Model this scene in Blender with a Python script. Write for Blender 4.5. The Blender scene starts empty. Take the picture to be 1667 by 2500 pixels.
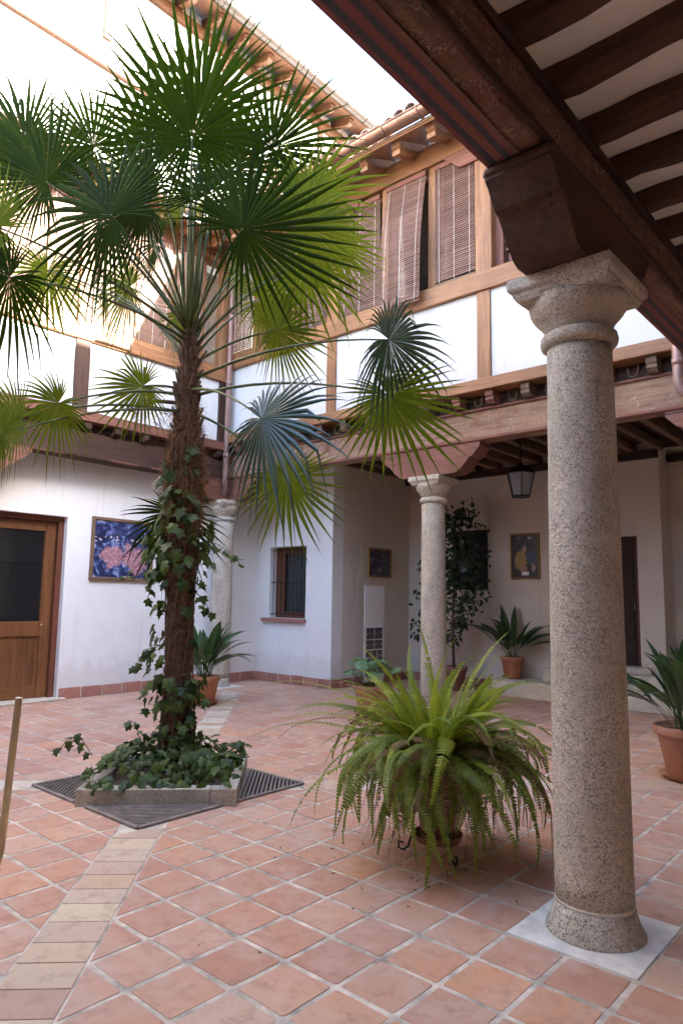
import bpy, bmesh, math, random
from mathutils import Vector, Matrix
random.seed(7)
R = math.radians
SC = bpy.context.scene
COL = SC.collection

# ------------------------------------------------------------------ camera
cam_d = bpy.data.cameras.new('camera'); cam = bpy.data.objects.new('camera', cam_d); COL.objects.link(cam)
CAM = Vector((4.248, -1.754, 1.645))
_r = Vector((0.75222512, 0.6587149, 0.01587588)); _u = Vector((0.0698366, -0.10366279, 0.99215769)); _f = Vector((-0.65519479, 0.74521722, 0.12398016))
cam.matrix_world = Matrix(((_r.x, _u.x, -_f.x, CAM.x), (_r.y, _u.y, -_f.y, CAM.y), (_r.z, _u.z, -_f.z, CAM.z), (0, 0, 0, 1)))
cam_d.sensor_fit = 'VERTICAL'; cam_d.sensor_height = 36.0; cam_d.lens = 24.18
cam_d.clip_start = 0.05; cam_d.clip_end = 3000
SC.camera = cam

# ------------------------------------------------------------------ sky, sun, exposure
SUN_EL, SUN_AZ = 31.0, 17.0           # azimuth measured from +X towards +Y
W = bpy.data.worlds.new('World'); SC.world = W; W.use_nodes = True
wn = W.node_tree.nodes; wl = W.node_tree.links
sky = wn.new('ShaderNodeTexSky'); sky.sky_type = 'NISHITA'; sky.sun_disc = False
sky.sun_elevation = R(SUN_EL); sky.sun_rotation = R(90 - SUN_AZ)
sky.dust_density = 4.0; sky.air_density = 1.0; sky.ozone_density = 1.0; sky.altitude = 500
wn['Background'].inputs['Strength'].default_value = 0.15
wl.new(sky.outputs[0], wn['Background'].inputs['Color'])
sd = bpy.data.lights.new('sun', 'SUN'); so = bpy.data.objects.new('sun', sd); COL.objects.link(so)
sd.energy = 4.2; sd.angle = R(0.5); sd.color = (1.0, 0.95, 0.87)
sv = Vector((math.cos(R(SUN_EL)) * math.cos(R(SUN_AZ)), math.cos(R(SUN_EL)) * math.sin(R(SUN_AZ)), math.sin(R(SUN_EL))))
so.rotation_euler = (-sv).to_track_quat('-Z', 'Y').to_euler(); so.location = sv * 40
VS = SC.view_settings
VS.view_transform = 'Standard'; VS.look = 'None'; VS.gamma = 1.0; VS.use_curve_mapping = False
VS.exposure = 4.25
cy = SC.cycles
cy.max_bounces = 12; cy.diffuse_bounces = 9; cy.glossy_bounces = 3; cy.transmission_bounces = 6; cy.transparent_max_bounces = 8
cy.use_denoising = True; cy.sample_clamp_indirect = 8.0; cy.caustics_reflective = False; cy.caustics_refractive = False

# ------------------------------------------------------------------ materials
def newmat(name):
    m = bpy.data.materials.new(name); m.use_nodes = True
    nt = m.node_tree; b = nt.nodes['Principled BSDF']
    return m, nt, b
def N(nt, typ, **kw):
    n = nt.nodes.new(typ)
    for k, v in kw.items():
        if k in n.inputs.keys(): n.inputs[k].default_value = v
        else: setattr(n, k, v)
    return n
def ramp(nt, fac, stops):
    n = nt.nodes.new('ShaderNodeValToRGB'); e = n.color_ramp.elements
    while len(e) < len(stops): e.new(0.5)
    for i, (p, c) in enumerate(stops):
        e[i].position = p; e[i].color = (c[0], c[1], c[2], 1)
    nt.links.new(fac, n.inputs[0]); return n.outputs[0]
def pos(nt, scale=(1, 1, 1), obj=False):
    src = nt.nodes.new('ShaderNodeTexCoord').outputs['Object'] if obj else nt.nodes.new('ShaderNodeNewGeometry').outputs['Position']
    mp = nt.nodes.new('ShaderNodeMapping'); mp.inputs['Scale'].default_value = scale
    nt.links.new(src, mp.inputs[0]); return mp.outputs[0]
def noise(nt, vec, scale, detail=4, rough=0.55, dist=0):
    n = N(nt, 'ShaderNodeTexNoise', Scale=scale, Detail=detail, Roughness=rough, Distortion=dist)
    nt.links.new(vec, n.inputs['Vector']); return n.outputs['Fac']
def mixc(nt, fac, a, b, mode='MIX'):
    n = nt.nodes.new('ShaderNodeMix'); n.data_type = 'RGBA'; n.blend_type = mode
    for s, v in ((0, fac), (6, a), (7, b)):
        if hasattr(v, 'is_linked') or hasattr(v, 'links'): nt.links.new(v, n.inputs[s])
        elif s == 0: n.inputs[0].default_value = v
        else: n.inputs[s].default_value = (v[0], v[1], v[2], 1)
    return n.outputs[2]
def bump(nt, b, h, strength=0.3, dist=0.01):
    n = N(nt, 'ShaderNodeBump', Strength=strength, Distance=dist)
    nt.links.new(h, n.inputs['Height']); nt.links.new(n.outputs[0], b.inputs['Normal'])
def rnd(nt):
    a = nt.nodes.new('ShaderNodeObjectInfo').outputs['Random']; g = nt.nodes.new('ShaderNodeNewGeometry').outputs['Random Per Island']
    s = N(nt, 'ShaderNodeMath', operation='ADD'); nt.links.new(a, s.inputs[0]); nt.links.new(g, s.inputs[1])
    f = N(nt, 'ShaderNodeMath', operation='FRACT'); nt.links.new(s.outputs[0], f.inputs[0]); return f.outputs[0]

def m_plaster(name, col, stain=(0.62, 0.58, 0.52), amt=0.35, b_=0.25):
    m, nt, b = newmat(name); p = pos(nt)
    n1 = noise(nt, p, 0.9, 6, 0.6); f = ramp(nt, n1, [(0.42, (0, 0, 0)), (0.8, (amt, amt, amt))])
    c = mixc(nt, f, col, stain)
    n3 = noise(nt, p, 7, 5, 0.65)
    c = mixc(nt, ramp(nt, n3, [(0.3, (0.16, 0.16, 0.16)), (0.6, (0, 0, 0))]), c, (col[0]*.82, col[1]*.82, col[2]*.82))
    n4 = noise(nt, pos(nt, (5, 5, 0.35)), 1.3, 4, 0.6); c = mixc(nt, ramp(nt, n4, [(0.58, (0, 0, 0)), (0.74, (amt*.7, amt*.7, amt*.7))]), c, [v*.8 for v in stain])
    # scuffed, damp foot of the wall
    sx = N(nt, 'ShaderNodeSeparateXYZ'); nt.links.new(p, sx.inputs[0])
    zz = N(nt, 'ShaderNodeMath', operation='MULTIPLY_ADD'); nt.links.new(n3, zz.inputs[0]); zz.inputs[1].default_value = -0.8; nt.links.new(sx.outputs[2], zz.inputs[2])
    foot = ramp(nt, zz.outputs[0], [(0.0, (0.4, 0.4, 0.4)), (0.22, (0, 0, 0))])
    c = mixc(nt, foot, c, (0.55, 0.52, 0.5))
    nt.links.new(c, b.inputs['Base Color']); b.inputs['Roughness'].default_value = 0.9
    n2 = noise(nt, p, 5, 7, 0.6); n6 = noise(nt, pos(nt, (1, 1, 0.6)), 2.2, 5, 0.5, 1.0); bump(nt, b, mixc(nt, 0.5, n2, n6), min(1, b_*1.8), 0.045); return m
def m_wood(name, dark, light, axis, scale=1.0, rough=0.6, bmp=0.35, worn=None, spec=0.3):
    m, nt, b = newmat(name)
    s = [13 * scale] * 3; s['xyz'.index(axis)] = 0.7 * scale
    p = pos(nt, s); n1 = noise(nt, p, 2.2, 6, 0.65, 0.6)
    c = ramp(nt, n1, [(0.3, dark), (0.52, [(a + bb) / 2 for a, bb in zip(dark, light)]), (0.72, light)])
    p2 = pos(nt); n2 = noise(nt, p2, 1.3, 3)
    c = mixc(nt, ramp(nt, n2, [(0.35, (0.45, 0.45, 0.45)), (0.65, (0, 0, 0))]), c, [v * 0.6 for v in dark])
    rv = rnd(nt); c = mixc(nt, ramp(nt, rv, [(0, (0, 0, 0)), (1, (0.35, 0.35, 0.35))]), c, [v * 0.75 for v in light])
    # cracks along the grain
    s2 = [26 * scale] * 3; s2['xyz'.index(axis)] = 0.35 * scale
    n4 = noise(nt, pos(nt, s2), 1.6, 3, 0.5, 0.3)
    crack = ramp(nt, n4, [(0.27, (1, 1, 1)), (0.33, (0, 0, 0))])
    c = mixc(nt, crack, c, [v * 0.3 for v in dark])
    if worn:
        n3 = noise(nt, p2, 6, 5, 0.7); c = mixc(nt, ramp(nt, n3, [(0.5, (0, 0, 0)), (0.66, (0.7, 0.7, 0.7))]), c, worn)
    nt.links.new(c, b.inputs['Base Color']); b.inputs['Roughness'].default_value = rough; b.inputs['Specular IOR Level'].default_value = spec
    h = mixc(nt, crack, n1, (0, 0, 0)); bump(nt, b, h, bmp, 0.012); return m
def m_plain(name, col, rough=0.6, metal=0, var=0.25, scale=12, spec=0.4, bmp=0.1):
    m, nt, b = newmat(name); p = pos(nt); n = noise(nt, p, scale, 5, 0.6)
    c = ramp(nt, n, [(0.3, [v * (1 - var) for v in col]), (0.7, [min(1, v * (1 + var)) for v in col])])
    nt.links.new(c, b.inputs['Base Color']); b.inputs['Roughness'].default_value = rough; b.inputs['Metallic'].default_value = metal
    b.inputs['Specular IOR Level'].default_value = spec; bump(nt, b, n, bmp, 0.01); return m
def m_tile(name, stops, dusty=0.45):
    m, nt, b = newmat(name); p = pos(nt); rv = rnd(nt)
    c = ramp(nt, rv, stops)
    n1 = noise(nt, p, 4.2, 6, 0.66, 0.5); c = mixc(nt, ramp(nt, n1, [(0.44, (0, 0, 0)), (0.72, (dusty*1.3, dusty*1.3, dusty*1.3))]), c, (0.62, 0.49, 0.41))
    n2 = noise(nt, p, 9, 5, 0.7); c = mixc(nt, ramp(nt, n2, [(0.28, (0.5, 0.5, 0.5)), (0.5, (0, 0, 0))]), c, (0.26, 0.11, 0.075))
    n3 = noise(nt, p, 55, 3, 0.6); c = mixc(nt, ramp(nt, n3, [(0.26, (0.55, 0.55, 0.55)), (0.33, (0, 0, 0))]), c, (0.16, 0.08, 0.06))
    n5 = noise(nt, p, 1.1, 4, 0.5); c = mixc(nt, ramp(nt, n5, [(0.4, (0, 0, 0)), (0.7, (0.3, 0.3, 0.3))]), c, (0.4, 0.29, 0.25))
    nt.links.new(c, b.inputs['Base Color'])
    rr = ramp(nt, n1, [(0.3, (0.55, 0.55, 0.55)), (0.7, (0.8, 0.8, 0.8))]); nt.links.new(rr, b.inputs['Roughness'])
    b.inputs['Specular IOR Level'].default_value = 0.35
    h = mixc(nt, 0.5, n1, n3); bump(nt, b, h, 0.25, 0.008); return m
def m_granite(name, warm=1.0, big=1.0):
    m, nt, b = newmat(name); p = pos(nt)
    v = N(nt, 'ShaderNodeTexVoronoi', Scale=150 * big); nt.links.new(p, v.inputs['Vector'])
    vs = N(nt, 'ShaderNodeSeparateColor'); nt.links.new(v.outputs['Color'], vs.inputs[0])
    c = ramp(nt, vs.outputs[0], [(0.0, (0.15, 0.125, 0.10)), (0.14, (0.25, 0.215, 0.17)), (0.28, (0.49 * warm, 0.425, 0.335)), (0.7, (0.59 * warm, 0.52, 0.415)), (1.0, (0.7, 0.65, 0.56))])
    n1 = noise(nt, p, 2.2, 5, 0.6); c = mixc(nt, ramp(nt, n1, [(0.35, (0, 0, 0)), (0.75, (0.5, 0.5, 0.5))]), c, (0.36, 0.29, 0.215))
    n7 = noise(nt, pos(nt, (3, 3, 0.7)), 1.6, 5, 0.6, 0.4); c = mixc(nt, ramp(nt, n7, [(0.4, (0, 0, 0)), (0.66, (0.5, 0.5, 0.5))]), c, (0.26, 0.21, 0.155))
    n8 = noise(nt, p, 4.5, 4, 0.6); c = mixc(nt, ramp(nt, n8, [(0.48, (0, 0, 0)), (0.7, (0.55, 0.55, 0.55))]), c, (0.6, 0.53, 0.44))
    n2 = noise(nt, p, 75, 5, 0.7); c = mixc(nt, ramp(nt, n2, [(0.33, (0.45, 0.45, 0.45)), (0.45, (0, 0, 0))]), c, (0.16, 0.13, 0.11))
    nt.links.new(c, b.inputs['Base Color']); b.inputs['Roughness'].default_value = 0.85
    n3 = noise(nt, p, 22, 6, 0.7); n9 = noise(nt, p, 6, 4, 0.6); bump(nt, b, mixc(nt, 0.5, n3, n9), 0.8, 0.03); return m
def m_leaf(name, dark, light, trans, tfac=0.3, rough=0.42, spec=0.45, scale=6):
    m, nt, b = newmat(name); rv = rnd(nt); c = ramp(nt, rv, [(0, dark), (1, light)])
    n1 = noise(nt, pos(nt), scale, 3); c = mixc(nt, ramp(nt, n1, [(0.35, (0, 0, 0)), (0.7, (0.4, 0.4, 0.4))]), c, light)
    nt.links.new(c, b.inputs['Base Color']); b.inputs['Roughness'].default_value = rough; b.inputs['Specular IOR Level'].default_value = spec
    t = N(nt, 'ShaderNodeBsdfTranslucent'); t.inputs[0].default_value = (*trans, 1)
    mx = N(nt, 'ShaderNodeMixShader'); mx.inputs[0].default_value = tfac
    nt.links.new(b.outputs[0], mx.inputs[1]); nt.links.new(t.outputs[0], mx.inputs[2])
    nt.links.new(mx.outputs[0], nt.nodes['Material Output'].inputs['Surface']); return m

M = {}
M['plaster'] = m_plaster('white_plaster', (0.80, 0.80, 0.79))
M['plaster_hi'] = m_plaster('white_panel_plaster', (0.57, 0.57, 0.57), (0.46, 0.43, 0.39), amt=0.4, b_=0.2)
M['ceil'] = m_plaster('ceiling_plaster', (0.88, 0.85, 0.78), amt=0.2)
M['rough'] = m_plaster('warm_lit_gallery_plaster', (0.70, 0.61, 0.52), (0.5, 0.42, 0.34), 0.4, 0.6)  # white plaster with the gallery's warm light put into its colour
for a in 'xyz':
    M['orange_' + a] = m_wood('varnished_pine_' + a, (0.17, 0.074, 0.034), (0.37, 0.185, 0.085), a, 0.8, 0.5)
    M['old_' + a] = m_wood('old_dark_timber_' + a, (0.03, 0.014, 0.010), (0.085, 0.04, 0.026), a, 0.8, 0.7, 0.7)
    M['red_' + a] = m_wood('reddish_old_timber_' + a, (0.12, 0.045, 0.03), (0.27, 0.115, 0.08), a, 0.8, 0.65, 0.6)
    M['grey_' + a] = m_wood('weathered_timber_' + a, (0.1, 0.06, 0.04), (0.26, 0.17, 0.12), a, 0.9, 0.75, 0.8)
M['joist'] = m_wood('joist_timber', (0.05, 0.024, 0.015), (0.16, 0.08, 0.048), 'x', 0.8, 0.7, 0.8)
M['bracket'] = m_wood('old_bracket_timber', (0.05, 0.024, 0.016), (0.14, 0.068, 0.042), 'y', 0.9, 0.7, 0.8)
M['door'] = m_wood('door_oak', (0.10, 0.04, 0.018), (0.28, 0.12, 0.045), 'z', 0.7, 0.45, 0.25)
M['jamb'] = m_wood('door_frame_wood', (0.12, 0.04, 0.022), (0.22, 0.08, 0.045), 'z', 0.7, 0.5, 0.25)
M['darkdoor'] = m_wood('dark_carved_door_wood', (0.03, 0.014, 0.01), (0.07, 0.035, 0.025), 'z', 1.0, 0.6, 0.5)
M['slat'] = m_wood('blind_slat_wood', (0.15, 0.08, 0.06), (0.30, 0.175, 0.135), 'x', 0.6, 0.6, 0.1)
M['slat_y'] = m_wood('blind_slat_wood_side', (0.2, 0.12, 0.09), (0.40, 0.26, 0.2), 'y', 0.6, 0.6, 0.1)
M['lattice'] = m_wood('lattice_wood', (0.10, 0.038, 0.026), (0.19, 0.075, 0.05), 'z', 1.0, 0.6, 0.3)
M['tile'] = m_tile('terracotta_floor_tile', [(0, (0.46, 0.225, 0.145)), (0.2, (0.53, 0.265, 0.165)), (0.45, (0.58, 0.325, 0.21)), (0.65, (0.49, 0.265, 0.18)), (0.85, (0.61, 0.30, 0.16)), (1, (0.57, 0.37, 0.265))], 0.36)
M['skirt'] = m_tile('terracotta_skirting_tile', [(0, (0.3, 0.11, 0.085)), (1, (0.4, 0.16, 0.12))], 0.2)
M['brickpale'] = m_tile('pale_brick', [(0, (0.54, 0.34, 0.215)), (0.3, (0.6, 0.44, 0.29)), (0.6, (0.66, 0.53, 0.36)), (0.8, (0.68, 0.61, 0.48)), (1, (0.5, 0.3, 0.2))], 0.2)
M['grout'] = m_plain('mortar_bed', (0.53, 0.455, 0.375), 0.95, var=0.5, scale=7)
M['pad'] = m_plain('white_mortar_pad', (0.70, 0.65, 0.58), 0.9, var=0.25, scale=5)
M['granite'] = m_granite('granite', 1.0)
M['granite_pale'] = m_granite('pale_granite', 1.0, 0.9)
M['kerb'] = m_granite('granite_kerb_stone', 0.95, 1.3)
M['iron'] = m_plain('cast_iron_grate', (0.24, 0.2, 0.17), 0.7, 0.2, 0.3)
M['black'] = m_plain('black_iron', (0.02, 0.02, 0.022), 0.5, 0.6, 0.3)
M['pit_shade'] = m_plain('drain_pit_shade', (0.02, 0.018, 0.016), 0.95)  # near-black colour stands for the shade below the grate bars
M['soil'] = m_plain('planter_soil', (0.07, 0.045, 0.03), 0.95, var=0.5, scale=40, bmp=0.6)
M['zinc'] = m_plain('zinc_gutter', (0.055, 0.05, 0.047), 0.5, 0.3, 0.3, 5)
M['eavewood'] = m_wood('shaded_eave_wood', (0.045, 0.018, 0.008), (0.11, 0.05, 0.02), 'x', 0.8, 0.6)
M['copper'] = m_plain('copper_gutter', (0.24, 0.145, 0.105), 0.42, 0.75, 0.3, 5)
M['pipe'] = m_plain('brown_drainpipe', (0.26, 0.16, 0.14), 0.4, 0.35, 0.2, 4)
M['rooftile'] = m_tile('roof_tile_clay', [(0, (0.32, 0.19, 0.12)), (0.5, (0.45, 0.3, 0.19)), (1, (0.3, 0.23, 0.18))], 0.3)
M['pot'] = m_tile('terracotta_pot', [(0, (0.40, 0.15, 0.065)), (1, (0.48, 0.2, 0.09))], 0.16)
M['potdark'] = m_tile('dark_terracotta_pot', [(0, (0.2, 0.07, 0.045)), (1, (0.25, 0.09, 0.055))], 0.1)
M['bark'] = m_plain('palm_trunk_fibre', (0.085, 0.046, 0.026), 0.95, var=0.6, scale=26, bmp=0.9)
M['fibre'] = m_plain('palm_hair', (0.25, 0.13, 0.058), 0.95, var=0.5, scale=30)
M['palm'] = m_leaf('palm_leaf_shaded', (0.005, 0.012, 0.001), (0.018, 0.034, 0.002), (0.04, 0.072, 0.002), 0.2, 0.62, 0.03)  # silhouetted crown fronds: their shade is put into the leaf colour
M['palmlit'] = m_leaf('palm_leaf_backlit', (0.04, 0.068, 0.005), (0.13, 0.17, 0.013), (0.18, 0.23, 0.01), 0.32, 0.6, 0.05)  # backlit fronds: the light is put into this brighter leaf colour
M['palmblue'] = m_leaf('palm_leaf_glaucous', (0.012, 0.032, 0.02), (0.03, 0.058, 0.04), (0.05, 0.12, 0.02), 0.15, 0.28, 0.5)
M['petiole'] = m_plain('petiole', (0.09, 0.11, 0.03), 0.45, var=0.4, scale=8)
M['ivy'] = m_leaf('ivy_leaf', (0.014, 0.034, 0.006), (0.085, 0.125, 0.022), (0.07, 0.14, 0.012), 0.15, 0.42, 0.3, 14)
M['stem'] = m_plain('woody_stem', (0.12, 0.075, 0.05), 0.8, var=0.4)
M['fern'] = m_leaf('fern_leaf', (0.08, 0.13, 0.018), (0.23, 0.28, 0.035), (0.34, 0.44, 0.03), 0.35, 0.5, 0.35, 3)
M['fernpale'] = m_leaf('pale_fern_leaf', (0.19, 0.25, 0.03), (0.36, 0.40, 0.05), (0.48, 0.55, 0.04), 0.4, 0.5, 0.3, 3)  # paler yellow-green copy of the fern leaf colour
M['ferndry'] = m_leaf('dry_fern_leaf', (0.16, 0.07, 0.03), (0.24, 0.15, 0.06), (0.3, 0.15, 0.05), 0.25, 0.7, 0.2, 3)
M['aspi'] = m_leaf('broad_leaf', (0.014, 0.045, 0.016), (0.045, 0.10, 0.03), (0.08, 0.2, 0.03), 0.16, 0.28, 0.7, 5)
M['ficus'] = m_leaf('ficus_leaf', (0.012, 0.028, 0.010), (0.035, 0.06, 0.02), (0.05, 0.1, 0.02), 0.15, 0.35, 0.5, 5)
M['mottled'] = m_leaf('mottled_round_leaf', (0.06, 0.14, 0.05), (0.25, 0.36, 0.22), (0.2, 0.4, 0.1), 0.25, 0.4, 0.5, 30)
M['bamboo'] = m_plain('bamboo_stake', (0.88, 0.72, 0.46), 0.55, var=0.2)
M['gold'] = m_wood('gilt_frame', (0.2, 0.11, 0.03), (0.42, 0.27, 0.07), 'z', 1.2, 0.45, 0.2)
M['frame'] = m_wood('brown_picture_frame', (0.13, 0.075, 0.045), (0.28, 0.18, 0.11), 'y', 1.2, 0.45, 0.2)
M['dull'] = m_plain('dark_canvas', (0.018, 0.016, 0.017), 0.6, var=0.3)
M['silver'] = m_plain('aluminium', (0.62, 0.62, 0.63), 0.35, 0.8, 0.1)
M['white'] = m_plain('white_paint', (0.78, 0.78, 0.77), 0.6, var=0.05)
M['cord'] = m_plain('pale_cord', (0.62, 0.55, 0.48), 0.8)
M['stone'] = m_plain('pale_step_stone', (0.60, 0.53, 0.42), 0.75, var=0.18, scale=5)
M['ground'] = m_plain('street_ground', (0.3, 0.27, 0.23), 0.95, var=0.2, scale=0.4)
M['curtain'] = m_plain('grey_curtain', (0.6, 0.6, 0.62), 0.9, var=0.15)
M['inside'] = m_plain('dim_room_wall', (0.35, 0.31, 0.27), 0.9)
def m_glass(name, col, rough=0.03, alpha=0.35):
    m, nt, b = newmat(name); b.inputs['Base Color'].default_value = (*col, 1); b.inputs['Roughness'].default_value = rough
    b.inputs['Specular IOR Level'].default_value = 0.6; b.inputs['Alpha'].default_value = alpha; return m
M['glass'] = m_glass('dark_window_glass', (0.02, 0.022, 0.024), 0.03, 0.5)
M['lampglass'] = m_glass('lantern_glass', (0.45, 0.48, 0.52), 0.25, 0.55)

def m_stripes():
    """soffit of the near beam: faded red and black bands along the beam"""
    m, nt, b = newmat('painted_soffit'); p = pos(nt)
    n = noise(nt, p, 3, 5, 0.7); sx = N(nt, 'ShaderNodeSeparateXYZ'); nt.links.new(p, sx.inputs[0])
    a = N(nt, 'ShaderNodeMath', operation='MULTIPLY_ADD'); nt.links.new(n, a.inputs[0]); a.inputs[1].default_value = 0.012; nt.links.new(sx.outputs[0], a.inputs[2])
    mr = N(nt, 'ShaderNodeMapRange'); mr.inputs['From Min'].default_value = 2.626; mr.inputs['From Max'].default_value = 2.806; nt.links.new(a.outputs[0], mr.inputs[0])
    red, blk, brn = (0.21, 0.06, 0.048), (0.05, 0.054, 0.058), (0.17, 0.085, 0.05)
    st = [(0, red), (0.16, red), (0.19, blk), (0.36, blk), (0.39, red), (0.60, red), (0.63, blk), (0.79, blk), (0.82, red), (1, brn)]
    c = ramp(nt, mr.outputs[0], st)
    n2 = noise(nt, pos(nt, (14, 1.0, 14)), 2.0, 6, 0.7); c = mixc(nt, ramp(nt, n2, [(0.5, (0, 0, 0)), (0.8, (0.6, 0.6, 0.6))]), c, (0.11, 0.06, 0.045))
    n3 = noise(nt, p, 60, 4, 0.7); c = mixc(nt, ramp(nt, n3, [(0.3, (0.6, 0.6, 0.6)), (0.45, (0, 0, 0))]), c, (0.03, 0.02, 0.018))
    nt.links.new(c, b.inputs['Base Color']); b.inputs['Roughness'].default_value = 0.8; bump(nt, b, n2, 0.5, 0.012); return m
M['stripes'] = m_stripes()
def m_carved(name, base, hi, lo, axis='y', k=1.0):
    """old beam face with worn painted scrollwork in low relief"""
    m, nt, b = newmat(name); p = pos(nt); n0 = N(nt, 'ShaderNodeTexNoise', Scale=5.0, Detail=3.0); nt.links.new(p, n0.inputs['Vector'])
    q = mixc(nt, 0.34, p, n0.outputs['Color'], 'ADD')
    v = N(nt, 'ShaderNodeTexVoronoi', Scale=13.0 * k, feature='SMOOTH_F1'); nt.links.new(q, v.inputs['Vector'])
    s = N(nt, 'ShaderNodeMath', operation='MULTIPLY'); nt.links.new(v.outputs['Distance'], s.inputs[0]); s.inputs[1].default_value = 34.0
    si = N(nt, 'ShaderNodeMath', operation='SINE'); nt.links.new(s.outputs[0], si.inputs[0])
    n2 = noise(nt, p, 7, 5, 0.7)
    line = ramp(nt, si.outputs[0], [(0.45, (0, 0, 0)), (0.9, (1, 1, 1))])
    wear = ramp(nt, n2, [(0.42, (0, 0, 0)), (0.66, (0.62, 0.62, 0.62))])
    f = mixc(nt, 1.0, line, wear, 'MULTIPLY')
    sc = [16, 16, 16]; sc['xyz'.index(axis)] = 0.9
    n3 = noise(nt, pos(nt, sc), 1.5, 6, 0.7); c = ramp(nt, n3, [(0.3, lo), (0.7, base)])
    n4 = noise(nt, p, 2.3, 3); c = mixc(nt, ramp(nt, n4, [(0.5, (0, 0, 0)), (0.72, (0.5, 0.5, 0.5))]), c, (0.13, 0.028, 0.022))
    c = mixc(nt, f, c, hi)
    nt.links.new(c, b.inputs['Base Color']); b.inputs['Roughness'].default_value = 0.85
    h = mixc(nt, 0.45, n3, line); bump(nt, b, h, 0.6, 0.012); return m
M['carved'] = m_carved('scrollwork_beam_paint', (0.2, 0.105, 0.06), (0.46, 0.36, 0.25), (0.075, 0.04, 0.026))
M['faded'] = m_carved('faded_beam_paint', (0.36, 0.22, 0.14), (0.42, 0.36, 0.28), (0.16, 0.085, 0.055), 'x', 0.9)

def m_picture(name, stops, scale, extra=(), flat='y'):
    """generic blotched canvas; extra: soft-edged blobs (x, z, radius, colour) in the canvas' own 0..1 coordinates"""
    m, nt, b = newmat(name); tc = nt.nodes.new('ShaderNodeTexCoord').outputs['Generated']
    n0 = N(nt, 'ShaderNodeTexNoise', Scale=9.0, Detail=6.0, Roughness=0.7); nt.links.new(tc, n0.inputs['Vector'])
    q = mixc(nt, 0.25, tc, n0.outputs['Color'], 'ADD')
    v = N(nt, 'ShaderNodeTexVoronoi', Scale=scale); nt.links.new(q, v.inputs['Vector'])
    s = N(nt, 'ShaderNodeSeparateColor'); nt.links.new(v.outputs['Color'], s.inputs[0])
    c = ramp(nt, s.outputs[0], stops)
    for (cx, cy_, cz, r, col) in extra:
        d = N(nt, 'ShaderNodeVectorMath', operation='DISTANCE'); fl2 = N(nt, 'ShaderNodeMapping'); fl2.inputs['Scale'].default_value = (0 if flat == 'x' else 1, 0 if flat == 'y' else 1, 1); nt.links.new(q, fl2.inputs[0]); nt.links.new(fl2.outputs[0], d.inputs[0]); d.inputs[1].default_value = (cx + .12 if flat == 'y' else 0, 0 if flat == 'y' else cy_ + .12, cz + .12)
        g = ramp(nt, d.outputs['Value'], [(r * 0.8, (0.9, 0.9, 0.9)), (r, (0, 0, 0))]); c = mixc(nt, g, c, col)
    nt.links.new(c, b.inputs['Base Color']); b.inputs['Roughness'].default_value = 0.35; return m
def m_canvas():
    """generic large canvas: navy ground, pale dabs in a row, rosy and white swirls"""
    m, nt, b = newmat('blue_and_pink_canvas'); tc = nt.nodes.new('ShaderNodeTexCoord').outputs['Generated']
    n1 = noise(nt, tc, 5.5, 8, 0.68, 1.6)
    c = ramp(nt, n1, [(0.30, (0.01, 0.01, 0.035)), (0.46, (0.015, 0.02, 0.075)), (0.53, (0.05, 0.09, 0.24)), (0.60, (0.22, 0.27, 0.48)), (0.68, (0.55, 0.53, 0.62)), (0.8, (0.03, 0.03, 0.09))])
    sx = N(nt, 'ShaderNodeSeparateXYZ'); nt.links.new(tc, sx.inputs[0])
    n0 = N(nt, 'ShaderNodeTexNoise', Scale=4.5, Detail=6.0, Roughness=0.65); nt.links.new(tc, n0.inputs['Vector']); q = mixc(nt, 0.55, tc, n0.outputs['Color'], 'ADD')
    n2 = noise(nt, tc, 11, 6, 0.7, 2.0); rose = ramp(nt, n2, [(0.35, (0.2, 0.06, 0.09)), (0.55, (0.5, 0.26, 0.29)), (0.7, (0.66, 0.52, 0.55))])
    for (y, z, r) in ((0.33, 0.40, 0.20), (0.72, 0.30, 0.22), (0.6, 0.55, 0.1)):
        d = N(nt, 'ShaderNodeVectorMath', operation='DISTANCE'); fl2 = N(nt, 'ShaderNodeMapping'); fl2.inputs['Scale'].default_value = (0, 1, 1); nt.links.new(q, fl2.inputs[0]); nt.links.new(fl2.outputs[0], d.inputs[0]); d.inputs[1].default_value = (0, y + .275, z + .275)
        c = mixc(nt, ramp(nt, d.outputs['Value'], [(r*.8, (0.95, 0.95, 0.95)), (r, (0, 0, 0))]), c, rose)
    fl3 = N(nt, 'ShaderNodeMapping'); fl3.inputs['Scale'].default_value = (0, 1, 1); nt.links.new(tc, fl3.inputs[0]); v = N(nt, 'ShaderNodeTexVoronoi', Scale=15.0); nt.links.new(fl3.outputs[0], v.inputs['Vector'])
    dab = ramp(nt, v.outputs['Distance'], [(0.24, (1, 1, 1)), (0.32, (0, 0, 0))]); row = ramp(nt, sx.outputs[2], [(0.60, (0, 0, 0)), (0.63, (1, 1, 1)), (0.72, (1, 1, 1)), (0.75, (0, 0, 0))])
    c = mixc(nt, mixc(nt, 1.0, dab, row, 'MULTIPLY'), c, (0.62, 0.5, 0.5))
    nt.links.new(c, b.inputs['Base Color']); b.inputs['Roughness'].default_value = 0.4; return m
M['pic_big'] = m_canvas()
M['pic_small'] = m_picture('dusky_canvas', [(0, (0.02, 0.025, 0.05)), (0.5, (0.05, 0.05, 0.09)), (0.75, (0.14, 0.08, 0.07)), (1, (0.26, 0.24, 0.26))], 7)
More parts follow.
